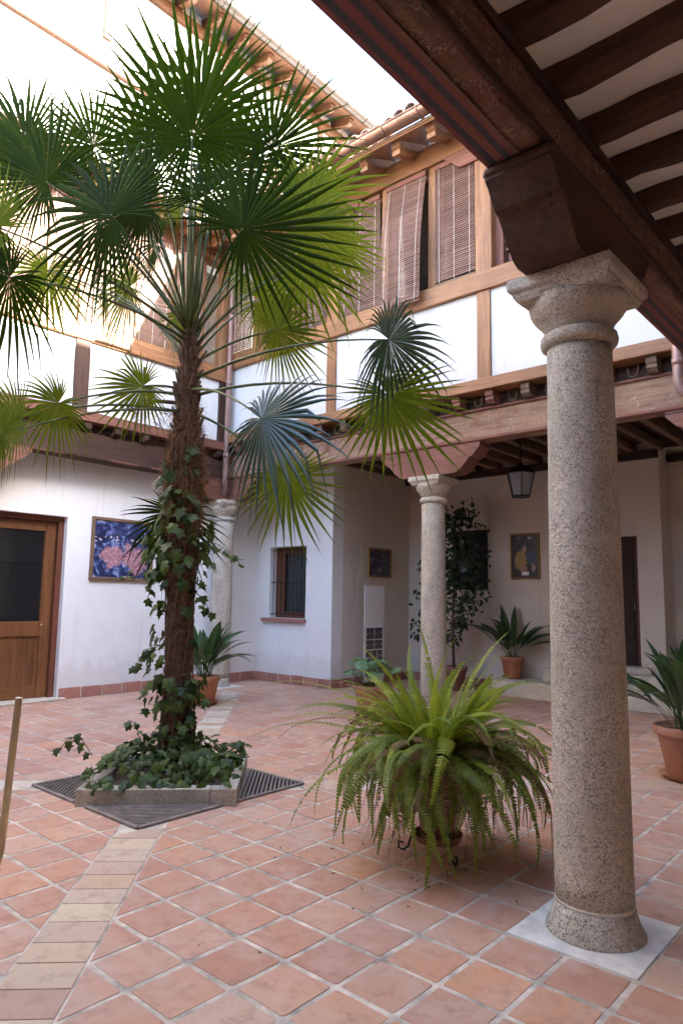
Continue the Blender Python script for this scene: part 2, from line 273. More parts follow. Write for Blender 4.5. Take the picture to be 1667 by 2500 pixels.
M['pic_post'] = m_picture('dark_poster_print', [(0, (0.012, 0.012, 0.013)), (0.7, (0.02, 0.018, 0.02)), (1, (0.035, 0.03, 0.03))], 6,
    [(0.34, 0.5, 0.40, 0.25, (0.34, 0.22, 0.05)), (0.74, 0.5, 0.45, 0.2, (0.04, 0.06, 0.1)), (0.46, 0.5, 0.66, 0.10, (0.4, 0.27, 0.2)), (0.45, 0.5, 0.19, 0.13, (0.36, 0.19, 0.15)), (0.8, 0.5, 0.24, 0.09, (0.34, 0.2, 0.16))])
M['pic_ban'] = m_picture('banner_photo', [(0, (0.02, 0.02, 0.03)), (0.5, (0.06, 0.07, 0.1)), (0.8, (0.2, 0.15, 0.12)), (1, (0.35, 0.33, 0.32))], 5)

# ------------------------------------------------------------------ mesh helpers
class MB:
    def __init__(self): self.v = []; self.f = []
    def add(self, vs, fs):
        o = len(self.v); self.v += [tuple(p) for p in vs]; self.f += [tuple(i + o for i in f) for f in fs]
    def box(self, x0, x1, y0, y1, z0, z1, bev=0.0):
        if bev <= 0:
            self.add([(x0, y0, z0), (x1, y0, z0), (x1, y1, z0), (x0, y1, z0), (x0, y0, z1), (x1, y0, z1), (x1, y1, z1), (x0, y1, z1)],
                     [(0, 3, 2, 1), (4, 5, 6, 7), (0, 1, 5, 4), (1, 2, 6, 5), (2, 3, 7, 6), (3, 0, 4, 7)])
        else:
            bm = bmesh.new(); bmesh.ops.create_cube(bm, size=1.0)
            for w in bm.verts: w.co = Vector(((x0 + x1) / 2 + w.co.x * (x1 - x0), (y0 + y1) / 2 + w.co.y * (y1 - y0), (z0 + z1) / 2 + w.co.z * (z1 - z0)))
            bmesh.ops.bevel(bm, geom=bm.edges[:], offset=min(bev, .45 * min(x1 - x0, y1 - y0, z1 - z0)), segments=1, affect='EDGES')
            bm.verts.index_update(); self.add([w.co for w in bm.verts], [[w.index for w in f.verts] for f in bm.faces]); bm.free()
        return self
    def timber(self, a, b, w, h, seg=6, jit=0.004, ch=0.012, up=(0, 0, 1), seed=None):
        """a beam of chamfered rectangular section from a to b, slightly uneven"""
        rn = random.Random(seed if seed is not None else random.random())
        a = Vector(a); b = Vector(b); d = (b - a).normalized(); up = Vector(up); s = d.cross(up).normalized(); u2 = s.cross(d).normalized()
        ring = [(-w/2 + ch, -h/2), (w/2 - ch, -h/2), (w/2, -h/2 + ch), (w/2, h/2 - ch), (w/2 - ch, h/2), (-w/2 + ch, h/2), (-w/2, h/2 - ch), (-w/2, -h/2 + ch)]
        vs = []
        for i in range(seg + 1):
            c = a.lerp(b, i / seg)
            jx, jz = rn.uniform(-jit, jit), rn.uniform(-jit, jit)
            for (p, q) in ring: vs.append(c + s * (p + jx + rn.uniform(-jit, jit) * .5) + u2 * (q + jz + rn.uniform(-jit, jit) * .5))
        fs = []
        for i in range(seg):
            for k in range(8): fs.append((i*8 + k, i*8 + (k+1) % 8, i*8 + 8 + (k+1) % 8, i*8 + 8 + k))
        fs.append(tuple(range(7, -1, -1))); fs.append(tuple(seg*8 + k for k in range(8)))
        self.add(vs, fs); return self
    def tube(self, pts, rad, n=8, cap=True):
        pts = [Vector(p) for p in pts]; m = len(pts)
        rads = rad if isinstance(rad, (list, tuple)) else [rad] * m
        t = (pts[1] - pts[0]).normalized(); ref = Vector((0, 0, 1)) if abs(t.z) < .9 else Vector((1, 0, 0)); s = t.cross(ref).normalized()
        vs = []
        for i, p in enumerate(pts):
            t = (pts[min(i+1, m-1)] - pts[max(i-1, 0)]).normalized(); s = (s - t * s.dot(t)).normalized(); q = t.cross(s)
            for k in range(n):
                a = 2 * math.pi * k / n; vs.append(p + (s * math.cos(a) + q * math.sin(a)) * rads[i])
        fs = [(i*n + k, i*n + (k+1) % n, (i+1)*n + (k+1) % n, (i+1)*n + k) for i in range(m-1) for k in range(n)]
        if cap: fs.append(tuple(range(n-1, -1, -1))); fs.append(tuple((m-1)*n + k for k in range(n)))
        self.add(vs, fs); return self
    def lathe(self, prof, c=(0, 0, 0), n=32, rot=0, square=False, jit=0, rn=random):
        vs = []; m = len(prof)
        for (r, z) in prof:
            for k in range(n):
                a = rot + 2 * math.pi * k / n; rr = r * (math.sqrt(2) if square else 1) * (1 + (rn.uniform(-jit, jit) if jit else 0))
                vs.append((c[0] + rr * math.cos(a), c[1] + rr * math.sin(a), c[2] + z))
        fs = [(i*n + k, i*n + (k+1) % n, (i+1)*n + (k+1) % n, (i+1)*n + k) for i in range(m-1) for k in range(n)]
        fs.append(tuple(range(n-1, -1, -1))); fs.append(tuple((m-1)*n + k for k in range(n)))
        self.add(vs, fs); return self
    def prism(self, poly, axis, lo, hi):
        """closed 2-D outline extruded along an axis ('x': (y,z) outline, 'y': (x,z), 'z': (x,y))"""
        n = len(poly)
        def P(p, t): return {'x': (t, p[0], p[1]), 'y': (p[0], t, p[1]), 'z': (p[0], p[1], t)}[axis]
        vs = [P(p, lo) for p in poly] + [P(p, hi) for p in poly]
        fs = [(i, (i+1) % n, n + (i+1) % n, n + i) for i in range(n)] + [tuple(range(n-1, -1, -1)), tuple(range(n, 2*n))]
        self.add(vs, fs); return self
    def mesh(self, name, mat, smooth=False):
        me = bpy.data.meshes.new(name); me.from_pydata(self.v, [], self.f)
        bm = bmesh.new(); bm.from_mesh(me); bmesh.ops.recalc_face_normals(bm, faces=bm.faces[:]); bm.to_mesh(me); bm.free()
        if smooth: me.polygons.foreach_set('use_smooth', [True] * len(me.polygons))
        me.materials.append(mat); return me
    def build(self, name, mat, parent=None, smooth=False, kind=None, flip=True):
        me = bpy.data.meshes.new(name); me.from_pydata(self.v, [], self.f)
        if flip:
            bm = bmesh.new(); bm.from_mesh(me); bmesh.ops.recalc_face_normals(bm, faces=bm.faces[:]); bm.to_mesh(me); bm.free()
        if smooth: me.polygons.foreach_set('use_smooth', [True] * len(me.polygons))
        me.materials.append(M[mat] if isinstance(mat, str) else mat)
        return link(name, me, parent, kind)
def link(name, me, parent=None, kind=None, loc=None, rot=None, scale=None):
    o = bpy.data.objects.new(name, me); COL.objects.link(o)
    if loc is not None: o.location = loc
    if rot is not None: o.rotation_euler = rot
    if scale is not None: o.scale = (scale,) * 3 if not hasattr(scale, '__len__') else scale
    if parent is not None:
        o.parent = parent; o.matrix_parent_inverse = Matrix.Translation(parent.location).inverted() if loc is None or True else Matrix()
    if kind: o['kind'] = kind
    return o
def tag(o, label, cat, group=None):
    o['label'] = label; o['category'] = cat
    if group: o['group'] = group
    return o
def thing(name, label, cat, loc=(0, 0, 0), group=None):
    o = bpy.data.objects.new(name, None); COL.objects.link(o); o.location = loc; o.empty_display_size = 0.1
    return tag(o, label, cat, group)
def wallmesh(mb, axis, front, back, a0, a1, z0, z1, holes=()):
    """upright wall slab with rectangular openings (a0,a1,z0,z1) and their reveals; axis: the one the slab is thin along"""
    A = sorted({a0, a1, *[h[0] for h in holes], *[h[1] for h in holes]}); Z = sorted({z0, z1, *[h[2] for h in holes], *[h[3] for h in holes]})
    A = [a for a in A if a0 <= a <= a1]; Z = [z for z in Z if z0 <= z <= z1]
    def P(t, a, z): return (t, a, z) if axis == 'x' else (a, t, z)
    def solid(i, j):
        if i < 0 or j < 0 or i >= len(A) - 1 or j >= len(Z) - 1: return False
        ca, cz = (A[i] + A[i+1]) / 2, (Z[j] + Z[j+1]) / 2
        return not any(h[0] < ca < h[1] and h[2] < cz < h[3] for h in holes)
    for i in range(len(A) - 1):
        for j in range(len(Z) - 1):
            if not solid(i, j): continue
            q = [(A[i], Z[j]), (A[i+1], Z[j]), (A[i+1], Z[j+1]), (A[i], Z[j+1])]
            mb.add([P(front, *p) for p in q], [(0, 1, 2, 3)]); mb.add([P(back, *p) for p in q], [(0, 3, 2, 1)])
            for (di, dj, e) in ((-1, 0, (0, 3)), (1, 0, (1, 2)), (0, -1, (0, 1)), (0, 1, (3, 2))):
                if not solid(i + di, j + dj):
                    p, r_ = q[e[0]], q[e[1]]; mb.add([P(front, *p), P(front, *r_), P(back, *r_), P(back, *p)], [(0, 1, 2, 3)])
    return mb
def zapata(half, h, z0):
    """outline of a carved bracket: flat top, S-curved ends; along the beam from -half to half"""
    L = half; b = half * 0.52
    right = [(b, z0), (b + .05, z0 + h*.05), (b + (L-b)*.35, z0 + h*.22), (b + (L-b)*.55, z0 + h*.45), (b + (L-b)*.62, z0 + h*.52), (b + (L-b)*.72, z0 + h*.55), (L - .03, z0 + h*.78), (L, z0 + h*.86), (L, z0 + h)]
    return [(-x, z) for x, z in reversed(right)] + right
# ================================================================== ground and floor
T = 0.31
g = MB(); g.add([(-400, -400, -0.06), (400, -400, -0.06), (400, 400, -0.06), (-400, 400, -0.06)], [(0, 1, 2, 3)])
g.build('ground', 'ground', kind='structure')
fm = MB(); FX0, FX1, FY0, FY1 = -6.5, 6.3, -6.2, 10.95
fm.box(FX0, FX1, FY0, FY1, -0.05, 0.0)
floor = fm.build('courtyard_floor', 'grout', kind='structure')

def clip(poly, a, b, c):              # keep a*x+b*y<=c
    out = []
    for i in range(len(poly)):
        p, q = poly[i], poly[(i+1) % len(poly)]; fp, fq = a*p[0] + b*p[1] - c, a*q[0] + b*q[1] - c
        if fp <= 0: out.append(p)
        if (fp < 0 < fq) or (fq < 0 < fp):
            t = fp / (fp - fq); out.append((p[0] + t*(q[0]-p[0]), p[1] + t*(q[1]-p[1])))
    return out
def area(p): return abs(sum(p[i][0]*p[(i+1) % len(p)][1] - p[(i+1) % len(p)][0]*p[i][1] for i in range(len(p)))) / 2 if len(p) > 2 else 0
def minus_rect(poly, x0, x1, y0, y1):
    out = [clip(poly, 1, 0, x0), clip(poly, -1, 0, -x1)]
    mid = clip(clip(poly, 1, 0, x1), -1, 0, -x0) if len(poly) > 2 else []
    if len(mid) > 2: out += [clip(mid, 0, 1, y0), clip(mid, 0, -1, -y1)]
    return [p for p in out if area(p) > 2e-4]
GX0, GX1, GY0, GY1 = -1.77, -0.17, 1.15, 2.81                     # square of the drain grates
PC = ((GX0 + GX1) / 2, (GY0 + GY1) / 2)
BW = 0.155                                                         # half width of the diagonal bands
k2 = math.sqrt(.5)
def minus_bands(poly):
    """cut the two diagonal bands of pale brick out of a tile"""
    out = [poly]
    for (a, b) in ((k2, k2), (k2, -k2)):
        c0 = a * PC[0] + b * PC[1]; nxt = []
        for p in out:
            for q in (clip(p, a, b, c0 - BW - .012), clip(p, -a, -b, -(c0 + BW + .012))):
                if area(q) > 4e-4: nxt.append(q)
        out = nxt
    return out
COLS = [(2.79, 1.89), (-1.35, 6.65), (-5.95, 6.5), (2.79, 6.65), (2.79, -2.75), (-1.35, -2.75), (-5.95, -2.75), (-5.95, 1.89)]
def tile_prism(mb, poly, z1, bev=0.006, tilt=(0, 0), org=(0, 0)):
    n = len(poly); cx = sum(p[0] for p in poly) / n; cy_ = sum(p[1] for p in poly) / n
    rad = max(math.hypot(p[0]-cx, p[1]-cy_) for p in poly); s = max(0.3, 1 - bev * 1.6 / max(rad, .02))
    def zz(x, y, z): return z + (x - cx) * tilt[0] + (y - cy_) * tilt[1]
    vs = [(p[0]-org[0], p[1]-org[1], -0.004) for p in poly] + [(p[0]-org[0], p[1]-org[1], zz(p[0], p[1], z1 - bev)) for p in poly]
    vs += [(cx + (p[0]-cx)*s - org[0], cy_ + (p[1]-cy_)*s - org[1], zz(p[0], p[1], z1)) for p in poly]
    fs = [(i, (i+1) % n, n + (i+1) % n, n + i) for i in range(n)] + [(n + i, n + (i+1) % n, 2*n + (i+1) % n, 2*n + i) for i in range(n)] + [tuple(range(2*n, 3*n))]
    mb.add(vs, fs)
def project(x, y, z=0):
    d = Vector((x, y, z)) - CAM; c = d.dot(_f)
    if c < .3: return None
    f = cam_d.lens / 36
    return d.dot(_r) / c * f, d.dot(_u) / c * f, c
pieces = []                                                        # (depth or None, poly, full?)
i0, i1, j0, j1 = int(FX0 / T) - 1, int(FX1 / T) + 1, int(FY0 / T) - 1, int(FY1 / T) + 1
gap, chf = 0.0135, 0.009
for i in range(i0, i1):
    for j in range(j0, j1):
        x0, x1, y0, y1 = i*T + gap, (i+1)*T - gap, j*T + gap, (j+1)*T - gap
        jx, jy = random.uniform(-.004, .004), random.uniform(-.004, .004)
        x0 += jx; x1 += jx; y0 += jy; y1 += jy
        if x0 < FX0 or x1 > FX1 or y0 < FY0 or y1 > FY1: continue
        poly = [(x0+chf, y0), (x1-chf, y0), (x1, y0+chf), (x1, y1-chf), (x1-chf, y1), (x0+chf, y1), (x0, y1-chf), (x0, y0+chf)]
        ps = [poly]; full = True
        if x1 > GX0 - .02 and x0 < GX1 + .02 and y1 > GY0 - .02 and y0 < GY1 + .02:
            ps = [q for p in ps for q in minus_rect(p, GX0 - .02, GX1 + .02, GY0 - .02, GY1 + .02)]; full = False
        if -6 < x0 < 2.4 and -2.5 < y0 < 6.2:
            nb = [q for p in ps for q in minus_bands(p)]
            if sum(map(area, nb)) < sum(map(area, ps)) - 1e-5: ps = nb; full = False
        for (cx, cy_) in COLS:
            if abs(x0 + T/2 - cx) < .62 and abs(y0 + T/2 - cy_) < .62:
                ps = [q for p in ps for q in minus_rect(p, cx - .325, cx + .325, cy_ - .34, cy_ + .34)]; full = False
        for p in ps:
            cx = sum(q[0] for q in p) / len(p); cy_ = sum(q[1] for q in p) / len(p); pr = project(cx, cy_)
            vis = pr is not None and abs(pr[0]) < .36 and abs(pr[1]) < .53
            pieces.append((pr[2] if vis else 1e3, area(p), p, full, (cx, cy_)))
pieces.sort(key=lambda t: t[0])
full_mesh = []
for k in range(5):
    mb = MB(); h = T/2 - gap; rn = random.Random(k)
    pl = [(-h+chf, -h), (h-chf, -h), (h, -h+chf), (h, h-chf), (h-chf, h), (-h+chf, h), (-h, h-chf), (-h, -h+chf)]
    pl = [(x + rn.uniform(-.004, .004), y + rn.uniform(-.004, .004)) for x, y in pl]
    tile_prism(mb, pl, 0.0022 + .0005 * k, 0.0018, (rn.uniform(-.004, .004), rn.uniform(-.004, .004))); full_mesh.append(mb.mesh('floor_tile', M['tile']))
rest = MB(); n_ind = 0
for (d, ar, p, full, c) in pieces:
    if n_ind < 270 and d < 100 and ar > .003:
        if full: link('floor_tile', random.choice(full_mesh), floor, loc=(c[0], c[1], 0), rot=(0, 0, random.choice([0, 1, 2, 3]) * math.pi / 2))
        else:
            mb = MB(); tile_prism(mb, p, .003, .0018, org=c); link('floor_tile', mb.mesh('floor_tile', M['tile']), floor, loc=(c[0], c[1], 0))
        n_ind += 1
    else: tile_prism(rest, p, 0.0022 + random.uniform(0, .002), .0018, (random.uniform(-.003, .003), random.uniform(-.003, .003)))
rest.build('floor_tile_field', 'tile', floor, kind='stuff')
# pale brick bands from the grate square out to the corners
for (sx, sy, x, y, lim) in ((1, -1, GX1, GY0, 21), (1, 1, GX1, GY1, 18), (-1, -1, GX0, GY0, 19), (-1, 1, GX0, GY1, 19)):
    s = 0.0; ux, uy = sx * k2, sy * k2; nx, ny = -uy, ux
    x, y = PC[0] + (GX1 - GX0) / 2 * sx, PC[1] + (GY1 - GY0) / 2 * sy
    off = (PC[0] - x) * nx + (PC[1] - y) * ny
    x += nx * off; y += ny * off
    for q in range(lim):
        ln = random.choice((.185, .20, .21)); a, b = s + .004, s + ln - .004; s += ln; w = BW - random.uniform(0, .004)
        poly = [(x + ux*t + nx*v, y + uy*t + ny*v) for t, v in ((a, -w), (b, -w), (b, w), (a, w))]
        bits = minus_rect(poly, GX0 - .02, GX1 + .02, GY0 - .02, GY1 + .02)
        for bp_ in bits:
            cx = sum(p[0] for p in bp_) / len(bp_); cy_ = sum(p[1] for p in bp_) / len(bp_)
            mb = MB(); tile_prism(mb, bp_, .003 + random.uniform(0, .002), .0015, org=(cx, cy_)); link('band_brick', mb.mesh('band_brick', M['brickpale']), floor, loc=(cx, cy_, 0))
for (cx, cy_) in COLS:
    mb = MB(); pl = [(cx-.315, cy_-.33), (cx+.315, cy_-.33), (cx+.315, cy_+.33), (cx-.315, cy_+.33)]; tile_prism(mb, pl, .008, .003); mb.build('column_pad', 'pad', floor)

# ================================================================== planter and grates in the middle of the court
pl = thing('tree_planter', 'square granite kerb planter round the palm foot', 'planter', (PC[0], PC[1], 0))
hd = 0.88; th = 0.13; hz = 0.13
cr = [(PC[0] + hd*math.cos(a), PC[1] + hd*math.sin(a)) for a in (-math.pi/2, 0, math.pi/2, math.pi)]
ci = [(PC[0] + (hd - th*1.414)*math.cos(a), PC[1] + (hd - th*1.414)*math.sin(a)) for a in (-math.pi/2, 0, math.pi/2, math.pi)]
for k in range(4):
    a, b, c, d = cr[k], cr[(k+1) % 4], ci[(k+1) % 4], ci[k]
    # each side is two stones: a long one and a short one at its end
    for (t0, t1) in ((0.0, .828), (.832, 1.0)):
        L = lambda p, q, t: (p[0] + (q[0]-p[0])*t, p[1] + (q[1]-p[1])*t)
        ti0 = max(0, min(1, (t0 - .105) / .79)); ti1 = max(0, min(1, (t1 - .105) / .79))
        poly = [L(a, b, t0), L(a, b, t1), L(d, c, ti1), L(d, c, ti0)]
        mb = MB(); n = 4; vs = [(p[0], p[1], -.02) for p in poly] + [(p[0], p[1], hz - .006) for p in poly]
        cx = sum(p[0] for p in poly) / 4; cy_ = sum(p[1] for p in poly) / 4
        vs += [(p[0] + (cx-p[0])*.012, p[1] + (cy_-p[1])*.012, hz) for p in poly]
        mb.add(vs, [(i, (i+1) % 4, 4 + (i+1) % 4, 4 + i) for i in range(4)] + [(4+i, 4 + (i+1) % 4, 8 + (i+1) % 4, 8 + i) for i in range(4)] + [(8, 9, 10, 11)])
        mb.build('kerb_stone', 'kerb', pl)
mb = MB(); vs = [(*p, .10) for p in ci] + [(PC[0], PC[1], .15)]; mb.add(vs, [(0, 1, 4), (1, 2, 4), (2, 3, 4), (3, 0, 4)]); mb.build('soil', 'soil', pl)
names = ['open corner by the fern', 'corner facing the leaning column', 'corner towards the windowed wall', 'corner towards the glazed door']
for k, (sx, sy) in enumerate(((1, -1), (1, 1), (-1, 1), (-1, -1))):
    tip = (PC[0] + .8*sx, PC[1] + .83*sy)
    gt = thing('drain_grate', ['triangular slotted drain grate at the start of the pale brick band', 'triangular slotted drain grate on the fern side of the planter', 'triangular slotted drain grate behind the palm trunk', 'triangular slotted drain grate on the side of the glazed door'][k], 'drain grate', (*tip, 0), 'drain grates round the planter')
    Lg = 0.58 if True else 0
    p0, p1, p2 = tip, (tip[0] - sx*.71, tip[1]), (tip[0], tip[1] - sy*.75)
    mb = MB(); mb.add([(*p0, .001), (*p1, .001), (*p2, .001)], [(0, 1, 2)]); mb.build('pit_shade', 'pit_shade', gt)  # flat sheet, no hollow; the shade is in its colour
    for (a, b) in ((p0, p1), (p0, p2)):
        MB().timber((*a, .010), (*b, .010), .034, .02, 2, 0, .003).build('rim', 'iron', gt)
    MB().timber((*p1, .008), (*p2, .008), .03, .016, 2, 0, .003).build('rim', 'iron', gt)
    mb = MB(); nb = 15
    for q in range(1, nb):
        t = q / nb
        a = (p0[0] + (p1[0]-p0[0])*t, p0[1] + (p1[1]-p0[1])*t); b = (p0[0] + (p2[0]-p0[0])*t, p0[1] + (p2[1]-p0[1])*t)
        mb.timber((*a, .008), (*b, .008), .015, .012, 1, 0, .002)
    mb.build('grate_bars', 'iron', gt, kind='stuff')

# ================================================================== columns
def column(x, y, top, r, label, mat, n=40, foot=1.17, wide=1.47):
    c = thing('stone_column', label, 'column', (x, y, 0)); rn = random.Random(x * 7 + y)
    s = top / 3.58
    k = foot; base = [(r*k, 0.005), (r*(k*.99), .02*s), (r*(1.03 + (k-1.03)*.55), .06*s), (r*(1.03 + (k-1.03)*.22), .105*s), (r*1.045, .15*s)]
    MB().lathe(base, (x, y, 0), n, jit=.006, rn=rn).build('base', mat, c, True)
    MB().lathe([(r*1.042, .15*s), (r*1.04, .168*s)], (x, y, 0), n).build('mortar_joint', 'stone', c, True)
    prof = []
    zz = [.168 + (3.175 - .168) * i / 26 for i in range(27)]
    for z in zz:
        t = (z - .128) / 3.05; rr = r * (1.03 - .015*t - .085 * t*t); prof.append((rr * (1 + rn.uniform(-.004, .004)), z*s))
    MB().lathe(prof, (x, y, 0), n, jit=.004, rn=rn).build('shaft', mat, c, True)
    ast = [(r*.93, 3.175*s), (r*1.0, 3.18*s), (r*1.09, 3.195*s), (r*1.12, 3.22*s), (r*1.09, 3.25*s), (r*1.0, 3.265*s), (r*.96, 3.27*s)]
    MB().lathe(ast, (x, y, 0), n, jit=.003, rn=rn).build('astragal', mat, c, True)
    ech = [(r*.95, 3.27*s), (r*.97, 3.30*s), (r*1.03, 3.31*s), (r*1.05, 3.32*s), (r*1.07, 3.323*s), (r*1.13, 3.338*s), (r*1.2, 3.352*s), (r*1.22, 3.356*s), (r*1.32, 3.38*s), (r*1.38, 3.40*s), (r*1.43, 3.44*s), (r*1.44, 3.462*s)]
    cap = MB().lathe(ech, (x, y, 0), n, jit=.003, rn=rn).build('capital', mat, c, True)
    w = wide*r; ab = [(w*.86, 3.452*s), (w*.88, 3.462*s), (w*.91, 3.475*s), (w*.925, 3.495*s), (w*.985, 3.51*s), (w, 3.52*s), (w*1.0, 3.572*s), (w*.985, 3.58*s)]
    MB().lathe(ab, (x, y, 0), 4, math.pi/4, True).build('abacus', mat, cap)
    return c
column(2.79, 1.89, 3.425, .186, 'thick granite column on a white mortar pad under the red-striped beam', 'granite', 56, 1.3, 1.55)
column(-1.35, 6.65, 3.42, .18, 'pale granite column standing before the ficus and the dark canvas', 'granite_pale', 40)
column(-5.95, 6.5, 3.42, .19, 'granite column in the corner behind the palm trunk and potted aspidistra', 'granite_pale', 32)
column(2.79, 6.65, 3.42, .195, 'granite column at the corner where the two painted beams meet', 'granite_pale', 24)
column(-5.95, -2.75, 3.42, .19, 'granite column at the plain wing, on the glazed door side', 'granite_pale', 20)
column(-1.35, -2.75, 3.42, .19, 'granite column in the middle of the plain wing', 'granite_pale', 20)
column(2.79, -2.75, 3.42, .19, 'granite column at the plain wing, below the end of the striped beam', 'granite_pale', 20)
column(-5.95, 1.89, 3.42, .19, 'granite column against the wall near the glazed door', 'granite_pale', 20)

# ================================================================== north wing (gallery with lantern, timber storey above)
nw = thing('house_wing', 'half-timbered wing with brown blinds above the lantern gallery', 'building', (-1.5, 8.5, 0))
YN = 6.5
# ground storey walls
mb = MB(); wallmesh(mb, 'y', 7.68, 7.98, -6.3, -4.25, 0, 4.25, [(-5.92, -4.92, 1.24, 2.63)]); mb.build('wall', 'plaster', nw)
mb = MB(); mb.box(-4.55, -4.25, 7.98, 10.4, 0, 4.25); mb.build('wall', 'rough', nw)
mb = MB(); wallmesh(mb, 'y', 10.08, 10.38, -4.25, 0.79, 0, 4.30, [(-0.55, .40, .60, 2.76)]); mb.build('wall', 'rough', nw)
MB().box(.5, 6.3, 10.62, 10.9, 0, 4.42).build('wall', 'rough', nw); MB().box(.5, .788, 10.38, 10.62, 0, 4.25).build('wall', 'rough', nw)
# dim room behind the grilled window
MB().box(-6.9, -4.55, 10.2, 10.3, 0, 4.25).box(-6.9, -6.8, 7.7, 10.2, 0, 4.25).box(-6.9, -6.3, 7.7, 7.98, 0, 4.25).box(-6.9, -4.55, 7.98, 10.2, 3.2, 3.3).build('room_wall', 'inside', nw)
# window with grille and curtain
win = MB().box(-5.92, -4.92, 7.86, 7.93, 1.24, 1.36).box(-5.92, -4.92, 7.86, 7.93, 2.50, 2.63).box(-5.92, -5.68, 7.86, 7.93, 1.36, 2.50).box(-5.02, -4.92, 7.86, 7.93, 1.36, 2.50).build('window', 'jamb', nw)
MB().box(-5.68, -5.02, 7.895, 7.905, 1.36, 2.50).build('pane', 'glass', win)
mb = MB(); cpts = 48
for i in range(cpts):
    xa, xb = -5.68 + .66*i/cpts, -5.68 + .66*(i+1)/cpts; ya, yb = 7.95 + .018*math.sin(i*1.1), 7.95 + .018*math.sin((i+1)*1.1)
    mb.add([(xa, ya, 1.34), (xb, yb, 1.34), (xb, yb, 2.52), (xa, ya, 2.52)], [(0, 1, 2, 3)])
mb.build('curtain', 'curtain', win, True)
MB().box(-6.07, -4.89, 7.60, 7.86, 1.17, 1.235, .006).build('sill', 'skirt', win)
mb = MB()
for i in range(9): x = -5.86 + .11*i; mb.tube([(x, 7.73, 1.30), (x, 7.73, 2.58)], .006, 5)
for z in (1.31, 1.93, 2.56): mb.tube([(-5.935, 7.73, z), (-4.905, 7.73, z)], .009, 5)
mb.build('window_grille', 'black', win)
# dark carved door on the steps
dr = MB().box(-.55, .40, 10.22, 10.29, .60, 2.76).build('door', 'darkdoor', nw)
mb = MB()
for i in range(3):
    for j in range(6): mb.box(-.46 + .27*i, -.26 + .27*i, 10.195, 10.22, .72 + .33*j, .97 + .33*j, .012)
mb.build('raised_panel', 'darkdoor', dr)
MB().box(.33, .40, 10.19, 10.22, .60, 2.76).build('door_stile', 'jamb', dr)
MB().tube([(.30, 10.195, 1.62), (.30, 10.15, 1.62), (.30, 10.15, 1.52), (.30, 10.195, 1.52)], .01, 6).build('handle', 'gold', dr)
# steps
MB().box(-1.90, 6.3, 9.28, 10.08, 0.0, .27, .012).build('stone_step', 'stone', nw)
MB().box(-1.12, 6.3, 9.66, 10.075, .272, .50, .012).build('stone_step', 'stone', nw)
MB().box(-.75, .60, 9.90, 10.07, .502, .60, .01).build('stone_step', 'stone', nw)
for i in range(9): MB().box(1.0 + .29*i, 1.29 + .29*i, 10.1, 10.61, .0, .50 + .17*(i+1), .008).build('stair_step', 'stone', nw)
mb = MB(); mb.prism([(.82, .55), (3.9, 2.45), (3.9, 2.75), (.82, .85)], 'y', 10.58, 10.617); mb.build('stair_dado', 'stone', nw)
MB().tube([(1.5, 10.4, .8), (1.5, 10.4, 1.75)], .012, 6).tube([(2.6, 10.4, 1.4), (2.6, 10.4, 2.4)], .012, 6).tube([(1.2, 10.4, 1.6), (3.4, 10.4, 2.95)], .02, 6).build('handrail', 'silver', nw)
MB().box(.98, 1.12, 10.60, 10.615, 1.66, 1.78).build('socket_plate', 'white', nw)
# skirting tiles
def skirt(parent, axis, plane, a0, a1, sgn, w=.37, h=.165, z0=0.012):
    n = max(1, round((a1 - a0) / w)); w = (a1 - a0) / n
    for i in range(n):
        u0, u1 = a0 + w*i + .008, a0 + w*(i+1) - .008; hh = h + random.uniform(-.006, .006); lo, hi = sorted((plane, plane + sgn*.022))
        if axis == 'x': MB().box(lo, hi, u0, u1, z0, z0 + hh, .006).build('skirting_tile', 'skirt', parent)
        else: MB().box(u0, u1, lo, hi, z0, z0 + hh, .006).build('skirting_tile', 'skirt', parent)
    if axis == 'x': MB().box(*sorted((plane + sgn*.001, plane + sgn*.015)), a0, a1, .004, z0 + h - .012).build('skirting_mortar', 'grout', parent)
    else: MB().box(a0, a1, *sorted((plane + sgn*.001, plane + sgn*.015)), .004, z0 + h - .012).build('skirting_mortar', 'grout', parent)
skirt(nw, 'y', 7.68, -6.27, -4.228, -1, .36); skirt(nw, 'x', -4.25, 7.66, 10.08, 1, .3); skirt(nw, 'y', 10.08, -4.22, -1.95, -1)
# beam, brackets, joists, ceiling
MB().timber((-6.2, 6.66, 4.075), (6.2, 6.66, 4.075), .30, .44, 34, .006, .02).build('main_beam', 'faded', nw)
MB().timber((-6.2, 6.515, 3.868), (6.2, 6.515, 3.868), .05, .055, 34, .004, .015).build('beam_moulding', 'red_x', nw)
MB().timber((-6.2, 6.50, 4.275), (6.2, 6.50, 4.275), .045, .04, 34, .003, .012).build('beam_moulding', 'red_x', nw)
for x in (-5.95, -1.35, 2.79, ):
    pz = [(x + a, z) for a, z in zapata(.86, .40, 3.43)]
    MB().prism(pz, 'y', 6.50, 6.80).build('bracket', 'red_x', nw)
mb_i = 0
xj = -5.9
while xj < 6.2:
    MB().timber((xj, 6.85, 4.22), (xj, 10.1, 4.22), .11, .15, 4, .006, .012).build('joist', 'grey_y', nw); xj += .42
MB().box(-6.2, 6.3, 6.82, 10.62, 4.30, 4.34).build('ceiling_boards', 'old_y', nw)
MB().timber((-4.25, 10.0, 4.09), (.79, 10.0, 4.09), .14, .12, 8, .004).build('wall_plate', 'old_x', nw)
MB().timber((.8, 10.54, 4.09), (6.2, 10.54, 4.09), .14, .12, 8, .004).build('wall_plate', 'old_x', nw)
